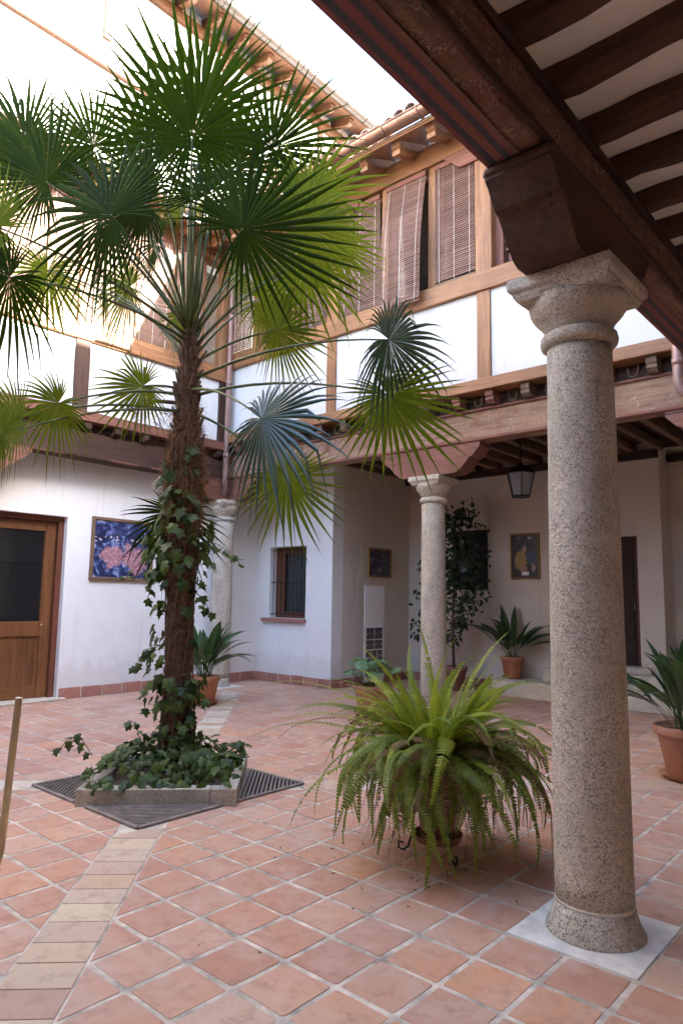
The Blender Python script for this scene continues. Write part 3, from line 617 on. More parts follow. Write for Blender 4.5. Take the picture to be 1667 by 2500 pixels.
# joist ends and U-shaped ornaments over the beam
MB().box(-6.2, 6.2, 6.55, 6.80, 4.30, 4.48).build('frieze_board', 'old_x', nw)
xs = -.254 - .525 * 11; k = 0
while xs < 5:
    end = [(6.55, 4.30), (6.40, 4.31), (6.355, 4.35), (6.365, 4.385), (6.345, 4.41), (6.345, 4.475), (6.55, 4.475)]
    MB().prism(end, 'x', xs - .06, xs + .06).build('joist_end', 'red_y' if k % 3 else 'grey_y', nw)
    xm = xs + .262; w = .06
    mb = MB(); pts = [(xm - w, 6.535, 4.46), (xm - w, 6.535, 4.39), (xm - w*.7, 6.535, 4.345), (xm, 6.535, 4.33), (xm + w*.7, 6.535, 4.345), (xm + w, 6.535, 4.39), (xm + w, 6.535, 4.46)]
    mb.tube(pts, .014, 6).build('frieze_ornament', 'grey_x', nw); xs += .525; k += 1
MB().timber((-6.0, 6.44, 4.565), (6.2, 6.44, 4.565), .30, .165, 30, .003, .012).build('ledge_beam', 'orange_x', nw)
MB().box(-5.9, 6.2, 6.36, 6.50, 4.650, 4.662).build('lead_flashing', 'copper', nw)
# plaster panels, posts, rail
posts = (-3.23, -.37, 2.50)
edges = [-5.9, *posts, 5.4]
for a, b in zip(edges[:-1], edges[1:]):
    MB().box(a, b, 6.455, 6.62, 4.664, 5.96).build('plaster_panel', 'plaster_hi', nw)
for p in posts:
    MB().timber((p, 6.48, 4.663), (p, 6.48, 5.955), .21, .11, 5, .003, .008, up=(0, 1, 0)).build('post', 'orange_z', nw)
MB().timber((-5.9, 6.50, 6.10), (6.2, 6.50, 6.10), .22, .29, 30, .003, .015).build('window_rail', 'orange_x', nw)
for p in (-3.23, -.37, 2.5):
    MB().timber((p, 6.54, 6.245), (p, 6.54, 8.22), .26, .20, 5, .003, .01, up=(0, 1, 0)).build('window_post', 'orange_z', nw)
    MB().prism([(p + a, z) for a, z in zapata(.62, .26, 7.965)], 'y', 6.405, 6.438).build('post_bracket', 'red_x', nw)
for p in (-5.23, -4.18, -2.155, -1.265, .6, 1.5):
    MB().timber((p, 6.54, 6.245), (p, 6.54, 8.22), .13, .12, 4, .002, .008, up=(0, 1, 0)).build('mullion', 'orange_z', nw)
MB().timber((-5.95, 6.55, 8.39), (6.2, 6.55, 8.39), .28, .33, 24, .004, .015).build('lintel', 'orange_x', nw)
MB().box(-6.0, 6.2, 7.3, 7.36, 6.0, 8.6).build('room_wall', 'inside', nw)
MB().box(-6.3, 6.3, 6.62, 10.9, 4.43, 4.60).build('upper_floor', 'inside', nw)
MB().box(-6.3, 6.3, 10.65, 10.85, 4.61, 9.6).build('wall', 'plaster', nw)
# window sashes behind the blinds
for (a, b) in ((-5.16, -4.25), (-4.11, -3.36), (-3.1, -2.22), (-2.09, -1.33), (-1.2, -.5)):
    s_ = MB().box(a, a + .07, 6.60, 6.65, 6.26, 8.2).box(b - .07, b, 6.60, 6.65, 6.26, 8.2).box(a + .07, b - .07, 6.60, 6.65, 6.26, 6.36).box(a + .07, b - .07, 6.60, 6.65, 8.1, 8.2).build('sash', 'jamb', nw)
    MB().box(a + .07, b - .07, 6.62, 6.63, 6.36, 8.1).build('pane', 'glass', s_)
# carved lattice screen beyond the post
lat = MB(); lx0, lx1, lz0, lz1 = -.20, 2.34, 6.26, 8.2
u = .115
for i in range(int((lx1 - lx0) / u)):
    for j in range(int((lz1 - lz0) / u)):
        x, z = lx0 + u*(i + .5), lz0 + u*(j + .5); k = (i + 2*j) % 5
        if k in (0, 1): lat.box(x - .075, x + .075, 6.60, 6.645, z - .02, z + .02)
        elif k in (2, 3): lat.box(x - .02, x + .02, 6.596, 6.641, z - .075, z + .075)
lat.build('lattice_screen', 'lattice', nw, kind='stuff')
MB().box(lx0, lx1, 6.66, 6.68, lz0, lz1).build('lattice_backing', 'old_z', nw)
MB().box(-.24, -.12, 6.56, 6.655, 6.25, 8.2).build('lattice_frame', 'red_z', nw)
# eave: rafter ends, boards, gutter, roof tiles
xs = -.91 - .625 * 8
while xs < 6:
    prof = [(6.66, 8.56), (6.0, 8.27), (5.94, 8.27), (5.93, 8.33), (5.95, 8.36), (5.915, 8.38), (5.90, 8.45), (6.66, 8.78)]
    MB().prism(prof, 'x', xs - .07, xs + .07).build('rafter_end', 'orange_y', nw); xs += .625
def slab(mb, x0, x1, y0, z0, y1, z1, t):
    mb.add([(x0, y0, z0), (x1, y0, z0), (x1, y1, z1), (x0, y1, z1), (x0, y0, z0 + t), (x1, y0, z0 + t), (x1, y1, z1 + t), (x0, y1, z1 + t)], [(0, 3, 2, 1), (4, 5, 6, 7), (0, 1, 5, 4), (1, 2, 6, 5), (2, 3, 7, 6), (3, 0, 4, 7)]); return mb
slab(MB(), -6.6, 6.2, 5.80, 8.41, 10.7, 10.5, .03).build('eave_boards', 'orange_x', nw)
rf = slab(MB(), -6.6, 6.2, 5.79, 8.445, 10.7, 10.535, .05).build('roof', 'rooftile', nw)
xs = -6.45; k = 0
def half_tile(x, y0, z0, y1, z1, r=.085, n=7):
    vs = []
    for (y, z, rr) in ((y0, z0, r), (y1, z1, r * .8)):
        for i in range(n + 1):
            a = math.pi * i / n; vs.append((x + rr*math.cos(a), y, z + rr*math.sin(a)))
        for i in range(n, -1, -1):
            a = math.pi * i / n; vs.append((x + (rr-.018)*math.cos(a), y, z + (rr-.018)*math.sin(a)))
    m2 = 2 * (n + 1); fs = [(i, (i+1) % m2, m2 + (i+1) % m2, m2 + i) for i in range(m2)]
    for o in (0, m2): fs += [(o + i, o + i + 1, o + m2 - 2 - i, o + m2 - 1 - i) for i in range(n)]
    return vs, fs
while xs < 6.1:
    dz = random.uniform(-.01, .02)
    mb = MB(); mb.add(*half_tile(xs, 5.66 + random.uniform(-.03, .03), 8.60 + dz, 6.2, 8.86 + dz, .11)); mb.build('roof_tile', 'rooftile', rf, True); xs += .215
def gutter(parent, axis, plane, z, a0, a1, r=.085, mat='copper', step=.62):
    n = 8; vs = []
    ring = [(r*math.cos(math.pi + math.pi*i/n), r*math.sin(math.pi + math.pi*i/n)) for i in range(n + 1)] + [((r-.008)*math.cos(-math.pi*i/n), (r-.008)*math.sin(-math.pi*i/n)) for i in range(n + 1)]
    m2 = len(ring); P = (lambda t, p: (t, plane + p[0], z + p[1])) if axis == 'x' else (lambda t, p: (plane + p[0], t, z + p[1]))
    for t in (a0, a1): vs += [P(t, p) for p in ring]
    mb = MB(); mb.add(vs, [(i, (i+1) % m2, m2 + (i+1) % m2, m2 + i) for i in range(m2)]); g_ = mb.build('gutter', mat, parent, True)
    t = a0 + .3
    while t < a1:
        mb = MB(); pts = [P(t, (1.07*r*math.cos(math.pi + math.pi*i/8), 1.07*r*math.sin(math.pi + math.pi*i/8))) for i in range(9)]; mb.tube(pts, .010, 5); mb.build('gutter_hook', mat, g_); t += step
    bead = [P(a0, (-r, 0.0)), P(a1, (-r, 0.0))] if axis == 'x' else [P(a0, (r, 0.0)), P(a1, (r, 0.0))]
    MB().tube(bead, .012, 6).build('gutter_bead', mat, g_); return g_
gutter(nw, 'x', 5.70, 8.57, -6.2, 6.1, .11)
# chimney stub above the ridge
mb = MB(); mb.box(-2.75, -2.25, 8.6, 9.1, 9.4, 10.55).box(-2.82, -2.18, 8.53, 9.17, 10.55, 10.65); mb.build('chimney', 'rooftile', nw)

# ================================================================== west wing (glazed door below, tall storey above)
ww = thing('house_wing', 'tall white wing with the glazed wooden door and dark old beam', 'building', (-6.6, 2.5, 0))
XW = -6.28; XF = -5.85
mb = MB(); wallmesh(mb, 'x', XW, XW - .35, -6.2, 7.68, 0, 4.0, [(1.9, 3.59, -0.01, 2.865)]); mb.build('wall', 'plaster', ww)
skirt(ww, 'x', XW, 3.615, 7.66, 1, .365); skirt(ww, 'x', XW, -6.0, 1.88, 1, .365)
MB().box(XW - .30, XW + .10, 1.9, 3.70, .005, .04, .01).build('door_sill', 'stone', ww)
# door frame and leaf
MB().box(-6.52, -6.38, 1.9, 3.59, 2.78, 2.864).box(-6.52, -6.38, 3.50, 3.589, .04, 2.78).box(-6.52, -6.38, 1.901, 1.98, .04, 2.78).build('door_frame', 'jamb', ww)
leaf = MB().box(-6.49, -6.44, 3.33, 3.495, .045, 2.77, .004).box(-6.49, -6.44, 1.985, 2.15, .045, 2.77, .004).box(-6.488, -6.442, 2.15, 3.33, 2.62, 2.77, .004).box(-6.488, -6.442, 2.15, 3.33, .045, .23, .004).build('door', 'door', ww)
MB().box(-6.49, -6.425, 2.15, 3.34, .98, 1.20, .006).build('middle_rail', 'door', leaf)
for i in range(4): MB().box(-6.478, -6.452, 2.15 + .295*i, 2.443 + .295*i, .23, .98, .004).build('panel_board', 'door', leaf)
MB().box(-6.47, -6.462, 2.15, 3.33, 1.20, 2.62).build('pane', 'glass', leaf)
MB().box(-6.474, -6.458, 3.318, 3.33, 1.20, 2.62).box(-6.474, -6.458, 2.15, 3.33, 1.195, 1.212).build('glazing_bead', 'door', leaf)
MB().lathe([(.012, 0), (.014, .01), (.006, .02)], (-6.43, 3.345, 1.15), 10).build('lock_knob', 'silver', leaf)
# room behind the glass: back wall, dark cupboard
MB().box(-9.0, -8.9, -1, 6, 0, 3.4).box(-9.0, -6.65, -1.1, -1, 0, 3.4).box(-9.0, -6.65, 6, 6.1, 0, 3.4).box(-9.0, -6.65, -1, 6, 3.4, 3.5).box(-9.0, -6.65, -1, 6, -.04, 0.0).build('room_wall', 'inside', ww)
MB().box(-8.88, -8.4, 2.0, 4.2, .02, 2.2, .02).build('cupboard', 'darkdoor', ww)
# jetty: beam, joists, ledge
MB().timber((-5.99, -6.0, 3.98), (-5.99, 6.48, 3.98), .30, .42, 34, .009, .02).build('main_beam', 'old_y', ww)
MB().timber((-5.86, -6.0, 3.80), (-5.86, 6.48, 3.80), .045, .05, 34, .005, .015).build('beam_moulding', 'red_y', ww)
for y in (1.89, 6.5, -2.75):
    MB().prism([(y + a, z) for a, z in zapata(.86, .36, 3.42)], 'x', -6.12, -5.84).build('bracket', 'red_y', ww)
yy = -5.8
while yy < 6.3:
    MB().prism([(-6.0, 4.20), (-5.78, 4.205), (-5.745, 4.24), (-5.745, 4.33), (-6.0, 4.33)], 'y', yy - .055, yy + .055).build('joist_end', 'old_x', ww); yy += .52
MB().box(-6.26, -6.0, -6.0, 7.6, 3.99, 4.03).build('soffit_boards', 'old_y', ww)
MB().box(-6.1, -5.9, -6.0, 6.5, 4.19, 4.33).build('frieze_board', 'old_y', ww)
MB().timber((-5.86, -6.0, 4.41), (-5.86, 6.4, 4.41), .28, .15, 30, .005, .012).build('ledge_beam', 'red_y', ww)
MB().box(-5.86, -5.72, -6, 6.4, 4.486, 4.497).build('lead_flashing', 'copper', ww)
wposts = (-2.3, .57, 3.43, 6.28)
ed = [-6.0, *wposts]
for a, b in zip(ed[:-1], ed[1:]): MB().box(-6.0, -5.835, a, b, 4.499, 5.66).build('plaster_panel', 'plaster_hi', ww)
for p in wposts:
    MB().timber((-5.86, p, 4.498), (-5.86, p, 5.655), .25, .11, 5, .005, .01, up=(1, 0, 0)).build('post', 'old_z', ww)
    MB().timber((-5.93, p, 5.95), (-5.93, p, 7.98), .22, .18, 5, .004, .01, up=(1, 0, 0)).build('window_post', 'orange_z', ww)
MB().timber((-5.88, -6.0, 5.80), (-5.88, 6.4, 5.80), .20, .285, 30, .004, .015).build('window_rail', 'orange_y', ww)
MB().timber((-5.81, 3.43, 5.80), (-5.81, 3.44, 5.80), .01, .01, 1).build('rail_peg', 'old_y', ww)
for p in (1.3, 2.0, 2.7, 4.28, 5.05, 5.75):
    MB().timber((-5.95, p, 5.94), (-5.95, p, 7.98), .12, .12, 4, .002, .008, up=(1, 0, 0)).build('mullion', 'orange_z', ww)
MB().timber((-5.93, -6, 8.12), (-5.93, 6.4, 8.12), .26, .30, 24, .004, .015).build('lintel', 'orange_y', ww)
MB().box(-6.9, -6.84, -6, 7.6, 4.4, 8.3).build('room_wall', 'inside', ww)
MB().box(-9.3, -6.0, -6, 7.6, 4.32, 4.40).build('upper_floor', 'inside', ww)
# lower eave
yy = -5.7
while yy < 6.2:
    MB().prism([(-6.05, 8.25), (-5.45, 8.03), (-5.40, 8.06), (-5.41, 8.10), (-5.38, 8.14), (-5.38, 8.20), (-6.05, 8.45)], 'y', yy - .06, yy + .06).build('rafter_end', 'orange_x', ww); yy += .6
mb = MB(); mb.add([(-5.30, -6, 8.16), (-5.30, 6.2, 8.16), (-6.1, 6.2, 8.47), (-6.1, -6, 8.47), (-5.30, -6, 8.22), (-5.30, 6.2, 8.22), (-6.1, 6.2, 8.53), (-6.1, -6, 8.53)], [(0, 3, 2, 1), (4, 5, 6, 7), (0, 1, 5, 4), (1, 2, 6, 5), (2, 3, 7, 6), (3, 0, 4, 7)])
mb.build('eave_boards', 'orange_y', ww)
gutter(ww, 'y', -5.22, 8.29, -6, 5.75)
# third storey
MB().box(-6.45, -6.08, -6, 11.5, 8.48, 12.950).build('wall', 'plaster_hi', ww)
MB().box(-9.3, -9.0, -6, 11.5, 0, 12.950).box(-9.0, -6.08, 11.3, 11.5, 4.5, 12.950).box(-9.0, -6.0, -6.2, -6.0, 4.5, 12.950).build('wall', 'plaster', ww)
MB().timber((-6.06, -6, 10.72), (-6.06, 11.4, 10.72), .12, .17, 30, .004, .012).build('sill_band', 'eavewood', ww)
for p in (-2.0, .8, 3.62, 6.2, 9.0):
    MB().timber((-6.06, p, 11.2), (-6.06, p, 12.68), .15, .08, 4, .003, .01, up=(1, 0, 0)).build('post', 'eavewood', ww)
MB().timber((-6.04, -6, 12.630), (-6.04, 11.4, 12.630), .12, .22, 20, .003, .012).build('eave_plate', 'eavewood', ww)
yy = -5.8
while yy < 11.3:
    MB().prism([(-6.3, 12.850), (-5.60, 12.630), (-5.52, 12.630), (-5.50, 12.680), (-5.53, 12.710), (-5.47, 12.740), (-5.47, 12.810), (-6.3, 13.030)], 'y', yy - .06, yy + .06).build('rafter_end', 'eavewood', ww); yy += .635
mb = MB(); mb.add([(-5.38, -6, 12.770), (-5.38, 11.4, 12.770), (-9.3, 11.4, 14.250), (-9.3, -6, 14.250), (-5.38, -6, 12.820), (-5.38, 11.4, 12.820), (-9.3, 11.4, 14.300), (-9.3, -6, 14.300)], [(0, 3, 2, 1), (4, 5, 6, 7), (0, 1, 5, 4), (1, 2, 6, 5), (2, 3, 7, 6), (3, 0, 4, 7)])
rw = mb.build('roof', 'rooftile', ww)
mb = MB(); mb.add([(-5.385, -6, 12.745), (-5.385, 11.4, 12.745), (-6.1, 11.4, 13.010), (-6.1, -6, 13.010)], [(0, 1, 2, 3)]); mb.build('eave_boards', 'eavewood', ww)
gutter(ww, 'y', -5.30, 12.870, -6, 11.3, .12, mat='zinc', step=.7)

# ================================================================== east wing (the gallery the camera looks out of)
ew = thing('house_wing', 'gallery wing with white ceiling bays and red-striped beam', 'building', (4.5, 2, 0))
MB().box(2.624, 2.805, -6.0, 6.48, 3.841, 3.847).build('painted_soffit', 'stripes', ew)
MB().timber((2.775, -6.0, 4.02), (2.775, 6.48, 4.02), .305, .34, 70, .009, .022).build('main_beam', 'carved', ew)
for (x, z, w, h) in ((2.935, 3.872, .03, .045), (2.945, 4.14, .035, .05)):
    MB().timber((x, -6.0, z), (x, 6.48, z), w, h, 40, .003, .01).build('beam_moulding', 'old_y', ew)
for y in (1.89, -2.75):
    MB().prism([(y + a, z) for a, z in zapata(.72, .395, 3.428)], 'x', 2.615, 2.965).build('bracket', 'bracket', ew)
    MB().box(2.60, 2.98, y - .735, y + .735, 3.775, 3.838, .022).build('bracket_moulding', 'bracket', ew)
yy = .905 - .452 * 14
while yy < 6.5:
    MB().timber((2.84, yy, 4.265), (6.0, yy, 4.265), .15, .15, 16, .014, .03).build('joist', 'joist', ew); yy += .452
MB().box(2.7, 6.3, -6.0, 6.82, 4.31, 4.40).build('ceiling', 'ceil', ew)
# plaster coved up between the joists, on top of the beam
MB().box(2.65, 2.88, -6.0, 6.48, 4.19, 4.32).build('joist_infill', 'ceil', ew)
MB().box(6.0, 6.3, -6.2, 11.2, 0, 4.4).build('wall', 'plaster', ew)
skirt(ew, 'x', 6.0, -4, 6, -1)
MB().box(2.62, 2.9, -6.0, 6.4, 4.41, 8.5).build('wall', 'plaster_hi', ew)
MB().box(2.62, 6.3, -6.0, 6.4, 4.405, 4.55).build('upper_floor', 'inside', ew)
MB().timber((2.60, -6, 4.55), (2.60, 6.3, 4.55), .2, .18, 20, .004).build('ledge_beam', 'orange_y', ew)
MB().timber((2.60, -6, 6.1), (2.60, 6.3, 6.1), .18, .28, 20, .004).build('window_rail', 'orange_y', ew)
for p in (-4.5, -1.6, 1.2, 4.0): MB().timber((2.60, p, 4.6), (2.60, p, 8.3), .22, .14, 5, .004, .01, up=(1, 0, 0)).build('post', 'orange_z', ew)
MB().box(3.0, 6.3, -6.0, 10.8, 8.5, 10.7).build('unseen_shade_storey', 'plaster', ew)  # unseen storey, height set to throw shadow on the opposite blinds
mb = MB(); mb.add([(2.3, -6.2, 8.2), (2.3, 6.2, 8.2), (3.1, 6.2, 8.75), (3.1, -6.2, 8.75), (2.3, -6.2, 8.28), (2.3, 6.2, 8.28), (3.1, 6.2, 8.83), (3.1, -6.2, 8.83)], [(0, 3, 2, 1), (4, 5, 6, 7), (0, 1, 5, 4), (1, 2, 6, 5), (2, 3, 7, 6), (3, 0, 4, 7)]); mb.build('eave', 'rooftile', ew)
mb = MB(); mb.add([(2.5, -6.2, 10.7), (2.5, 10.9, 10.7), (6.5, 10.9, 11.1), (6.5, -6.2, 11.1), (2.5, -6.2, 10.8), (2.5, 10.9, 10.8), (6.5, 10.9, 11.3), (6.5, -6.2, 11.3)], [(0, 3, 2, 1), (4, 5, 6, 7), (0, 1, 5, 4), (1, 2, 6, 5), (2, 3, 7, 6), (3, 0, 4, 7)]); mb.build('roof', 'rooftile', ew)  # unseen roof whose edge sets the same shadow line
gutter(ew, 'y', 2.2, 8.3, -6, 5.6)

# ================================================================== south wing (unseen behind the camera, closes the court; kept low for skylight)
sw = thing('house_wing', 'plain plastered wing, unseen and kept low for skylight, closing the court opposite the lantern gallery', 'building', (-1.5, -4.5, 0))
MB().timber((-6.0, -2.75, 4.0), (2.6, -2.75, 4.0), .30, .40, 20, .006, .02).build('main_beam', 'old_x', sw)
for x in (-5.95, -1.35): MB().prism([(x + a, z) for a, z in zapata(.86, .36, 3.43)], 'y', -2.9, -2.6).build('bracket', 'red_x', sw)
MB().box(-6.2, 6.3, -6.2, -2.62, 4.25, 4.40).build('ceiling', 'ceil', sw)
MB().box(-6.6, 6.3, -6.5, -6.2, 0, 5.6).build('wall', 'plaster', sw)
MB().box(-6.2, 2.6, -2.9, -2.62, 4.41, 5.3).build('added_parapet', 'plaster_hi', sw)  # added low parapet, cut down to open the sky
MB().timber((-6.0, -2.58, 4.55), (2.5, -2.58, 4.55), .2, .18, 14, .004).build('ledge_beam', 'orange_x', sw)
MB().box(-6.2, 2.6, -2.95, -2.57, 5.3, 5.38, .01).build('added_coping', 'stone', sw)
MB().box(-6.2, 6.0, -6.2, -2.9, 4.402, 4.46).build('added_terrace', 'stone', sw)  # added terrace instead of a roof, lets skylight into the court
# ================================================================== blinds
def blind(axis, plane, a0, a1, z0, z1, label, bulge=0.0, pitch=.033, out=-1, roll=False, lean=0.0):
    b = thing('window_blind', label, 'blind', ((a0 + a1) / 2, plane, z0) if axis == 'x' else (plane, (a0 + a1) / 2, z0), 'slatted wooden window blinds')
    n = int((z1 - z0) / pitch); mb = MB(); rn = random.Random(a0 * 13 + z0)
    def off(t): return out * (bulge * math.sin(math.pi * min(1, t * 1.05)) * .6 + bulge * t * t + lean * t)
    def P(a, d, z): return (a, plane + d, z) if axis == 'x' else (plane + d, a, z)
    for i in range(n):
        z = z1 - pitch * (i + .5); t = (i + .5) / n; d = off(t); tw = rn.uniform(-.004, .004); h = pitch * .40; zt = rn.uniform(-.003, .003); th = .006
        sh = .03 * t * bulge * 4 if bulge else 0
        vs = [P(a0 - sh, d - th, z - h + zt), P(a1 - sh, d - th, z - h - zt), P(a1 - sh, d + th + tw, z + h - zt), P(a0 - sh, d + th + tw, z + h + zt)]
        vs2 = [P(a0 - sh, d - th - .004, z - h + zt), P(a1 - sh, d - th - .004, z - h - zt), P(a1 - sh, d + th + tw - .004, z + h - zt), P(a0 - sh, d + th + tw - .004, z + h + zt)]
        mb.add(vs + vs2, [(0, 1, 2, 3), (7, 6, 5, 4), (0, 4, 5, 1), (1, 5, 6, 2), (2, 6, 7, 3), (3, 7, 4, 0)])
    mb.build('slats', 'slat' if axis == 'x' else 'slat_y', b, kind='stuff')
    cm = MB()
    for fr in (.12, .5, .88):
        a = a0 + (a1 - a0) * fr; pts = [P(a, off(k / 8) + out * .014, z1 - (z1 - z0) * k / 8) for k in range(9)]
        cm.tube(pts, .0045, 4)
    cm.build('cord', 'cord', b)
    ht = MB(); lo, hi = sorted((plane - .025, plane + .025))
    if axis == 'x': ht.box(a0, a1, lo, hi, z1, z1 + .085, .008)
    else: ht.box(lo, hi, a0, a1, z1, z1 + .085, .008)
    ht.build('head_rail', 'red_' + ('x' if axis == 'x' else 'y'), b)
    bt = MB(); d = off(1.0); lo, hi = sorted((plane + d - .012, plane + d + .012))
    if axis == 'x': bt.box(a0, a1, lo, hi, z0 - .03, z0, .006)
    else: bt.box(lo, hi, a0, a1, z0 - .03, z0, .006)
    bt.build('bottom_rail', 'grey_' + ('x' if axis == 'x' else 'y'), b)
    if roll: MB().tube([P(a0 + .02, -.01, z0 - .06), P(a1 - .02, -.01, z0 - .06)], .05, 10).build('rolled_part', 'slat', b)
    return b
blind('x', 6.47, -5.85, -5.31, 6.30, 8.05, 'brown slatted blind in the courtyard corner, next to the inner drainpipe', pitch=.034)
blind('x', 6.46, -5.14, -4.26, 7.02, 8.05, 'short brown blind pulled halfway up over an open window', roll=True)
blind('x', 6.46, -4.10, -3.38, 6.29, 8.05, 'brown blind partly hidden by palm leaves, beside the short half-raised one')
blind('x', 6.46, -3.08, -2.24, 6.29, 8.08, 'brown blind hanging straight beside the bulging one')
blind('x', 6.43, -2.10, -1.33, 6.06, 8.10, 'bulging brown blind swung out over the rail with a dark gap beside it', bulge=.14, lean=.03)
blind('x', 6.46, -1.195, -.51, 6.30, 8.11, 'brown blind against the post next to the wooden lattice')
blind('y', -5.80, 3.60, 4.24, 5.73, 7.9, 'sunlit blind hanging over the rail beside the dark timber post', out=1, lean=.06)
blind('y', -5.83, 4.32, 5.0, 5.80, 7.9, 'sunlit blind behind the palm trunk, between two orange mullions', out=1)
blind('y', -5.83, 5.12, 5.7, 5.95, 7.9, 'half-shaded blind of the door wing nearest its inner drainpipe', out=1)
blind('y', -5.83, 2.76, 3.28, 5.95, 7.9, 'sunlit blind with palm leaves before it, before the dark timber post', out=1)
blind('y', -5.83, 2.06, 2.64, 5.95, 7.9, 'sunlit blind above the glazed door', out=1)

# ================================================================== drainpipes
def drain(pts, r, label, collars, mat='pipe'):
    d = thing('drainpipe', label, 'drainpipe', pts[-1]); MB().tube(pts, r, 12).build('pipe', mat, d, True)
    for (p, q) in collars: MB().tube([p, q], r * 1.13, 12).build('collar', mat, d, True)
    return d
drain([(-5.70, 6.0, 8.35), (-5.70, 6.22, 8.0), (-5.72, 6.3, 7.7), (-5.72, 6.3, 3.75), (-5.75, 6.34, 3.62), (-5.9, 6.42, 3.5)], .055, 'brown drainpipe running down the inner corner behind the palm', [((-5.72, 6.3, z), (-5.72, 6.3, z + .09)) for z in (4.2, 5.6, 7.0)])
drain([(2.14, 6.32, 8.45), (2.14, 6.32, 4.13), (2.16, 6.32, 4.02), (2.25, 6.36, 3.93), (2.45, 6.42, 3.88), (2.72, 6.40, 3.86)], .062, 'copper drainpipe elbow at the corner of the two painted beams', [((2.14, 6.32, z), (2.14, 6.32, z + .08)) for z in (4.30, 5.6, 7.2)], 'pipe')

# ================================================================== lantern
ln = thing('hanging_lantern', 'black hanging lantern with clouded glass panes under the gallery ceiling', 'lantern', (-.78, 8.3, 3.30))
lx, ly = -.78, 8.3
MB().tube([(lx, ly, 4.2), (lx, ly, 3.82)], .012, 6).build('rod', 'black', ln)
cap_ = MB().lathe([(.245, 3.66), (.25, 3.675), (.14, 3.76), (.05, 3.80), (.035, 3.84)], (lx, ly, 0), 6).build('cap', 'black', ln)
MB().lathe([(.15, 3.285), (.16, 3.31), (.13, 3.32)], (lx, ly, 0), 6).build('base_ring', 'black', ln)
for k in range(6):
    a0, a1 = k*math.pi/3, (k+1)*math.pi/3
    pt = lambda r, z, a: (lx + r*math.cos(a), ly + r*math.sin(a), z)
    mb = MB(); mb.add([pt(.148, 3.315, a0), pt(.148, 3.315, a1), pt(.228, 3.66, a1), pt(.228, 3.66, a0), pt(.144, 3.315, a0), pt(.144, 3.315, a1), pt(.224, 3.66, a1), pt(.224, 3.66, a0)], [(0, 1, 2, 3), (7, 6, 5, 4), (0, 4, 5, 1), (2, 6, 7, 3)])
    mb.build('pane', 'lampglass', ln)
    MB().tube([pt(.152, 3.31, a0), pt(.232, 3.66, a0)], .008, 5).build('glazing_bar', 'black', ln)

# ================================================================== pictures on the walls
def picture(label, axis, plane, a0, a1, z0, z1, sgn, fw_, mat, fmat, lean=0):
    p = thing('framed_picture', label, 'picture', (plane, (a0+a1)/2, z0) if axis == 'x' else ((a0+a1)/2, plane, z0))
    def bx(a, b, c, d, t0, t1, nm, m, par, bev=0):
        lo, hi = sorted((plane + sgn*t0, plane + sgn*t1))
        mb = MB(); mb.box(lo, hi, a, b, c, d, bev) if axis == 'x' else mb.box(a, b, lo, hi, c, d, bev)
        return mb.build(nm, m, par)
    bx(a0 + fw_*.5, a1 - fw_*.5, z0 + fw_*.5, z1 - fw_*.5, .004, .022, 'canvas', mat, p)
    for (a, b, c, d) in ((a0, a1, z0, z0 + fw_), (a0, a1, z1 - fw_, z1), (a0, a0 + fw_, z0 + fw_, z1 - fw_), (a1 - fw_, a1, z0 + fw_, z1 - fw_)):
        bx(a, b, c, d, .003, .045, 'frame_bar', fmat, p, .008)
    return p
picture('large blue and pink canvas in a brown frame near the glazed door', 'x', XW, 4.0, 5.18, 1.87, 2.92, 1, .055, 'pic_big', 'frame')
picture('small dusky picture in a thin gilt frame above the banner stand', 'x', -4.25, 8.70, 9.43, 2.06, 2.64, 1, .035, 'pic_small', 'gold')
pp = picture('dark upright poster with an ochre patch in a gilt frame', 'y', 10.08, -1.89, -1.31, 2.04, 2.89, -1, .035, 'pic_post', 'gold')
MB().box(-1.67, -1.53, 10.052, 10.057, 2.115, 2.175).build('caption_label', 'white', pp)
def text(s, size, loc, mat, parent, name):
    cu = bpy.data.curves.new(name, 'FONT'); cu.body = s; cu.size = size; cu.extrude = .001; t = bpy.data.objects.new(name, cu); COL.objects.link(t)
    dg = bpy.context.evaluated_depsgraph_get(); me = bpy.data.meshes.new_from_object(t.evaluated_get(dg)); bpy.data.objects.remove(t)
    me.materials.append(M[mat]); return link(name, me, parent, loc=loc, rot=(math.pi/2, 0, 0))
text('T', .085, (-1.75, 10.054, 2.765), 'stone', pp, 'poster_lettering')
mb = MB(); mb.prism([(-1.55, 2.83), (-1.53, 2.775), (-1.515, 2.775), (-1.505, 2.80), (-1.495, 2.775), (-1.48, 2.775), (-1.46, 2.83), (-1.475, 2.83), (-1.49, 2.80), (-1.505, 2.825), (-1.52, 2.80), (-1.535, 2.83)], 'y', 10.052, 10.056); mb.build('poster_emblem', 'stone', pp)
bp_ = thing('wall_canvas', 'unframed black canvas on the wall behind the ficus', 'picture', (-2.75, 10.05, 1.84))
MB().box(-3.15, -2.38, 10.045, 10.076, 1.84, 3.0, .004).build('canvas', 'dull', bp_)
MB().box(-3.15, -2.38, 10.04, 10.046, 2.96, 2.985).build('batten', 'darkdoor', bp_)
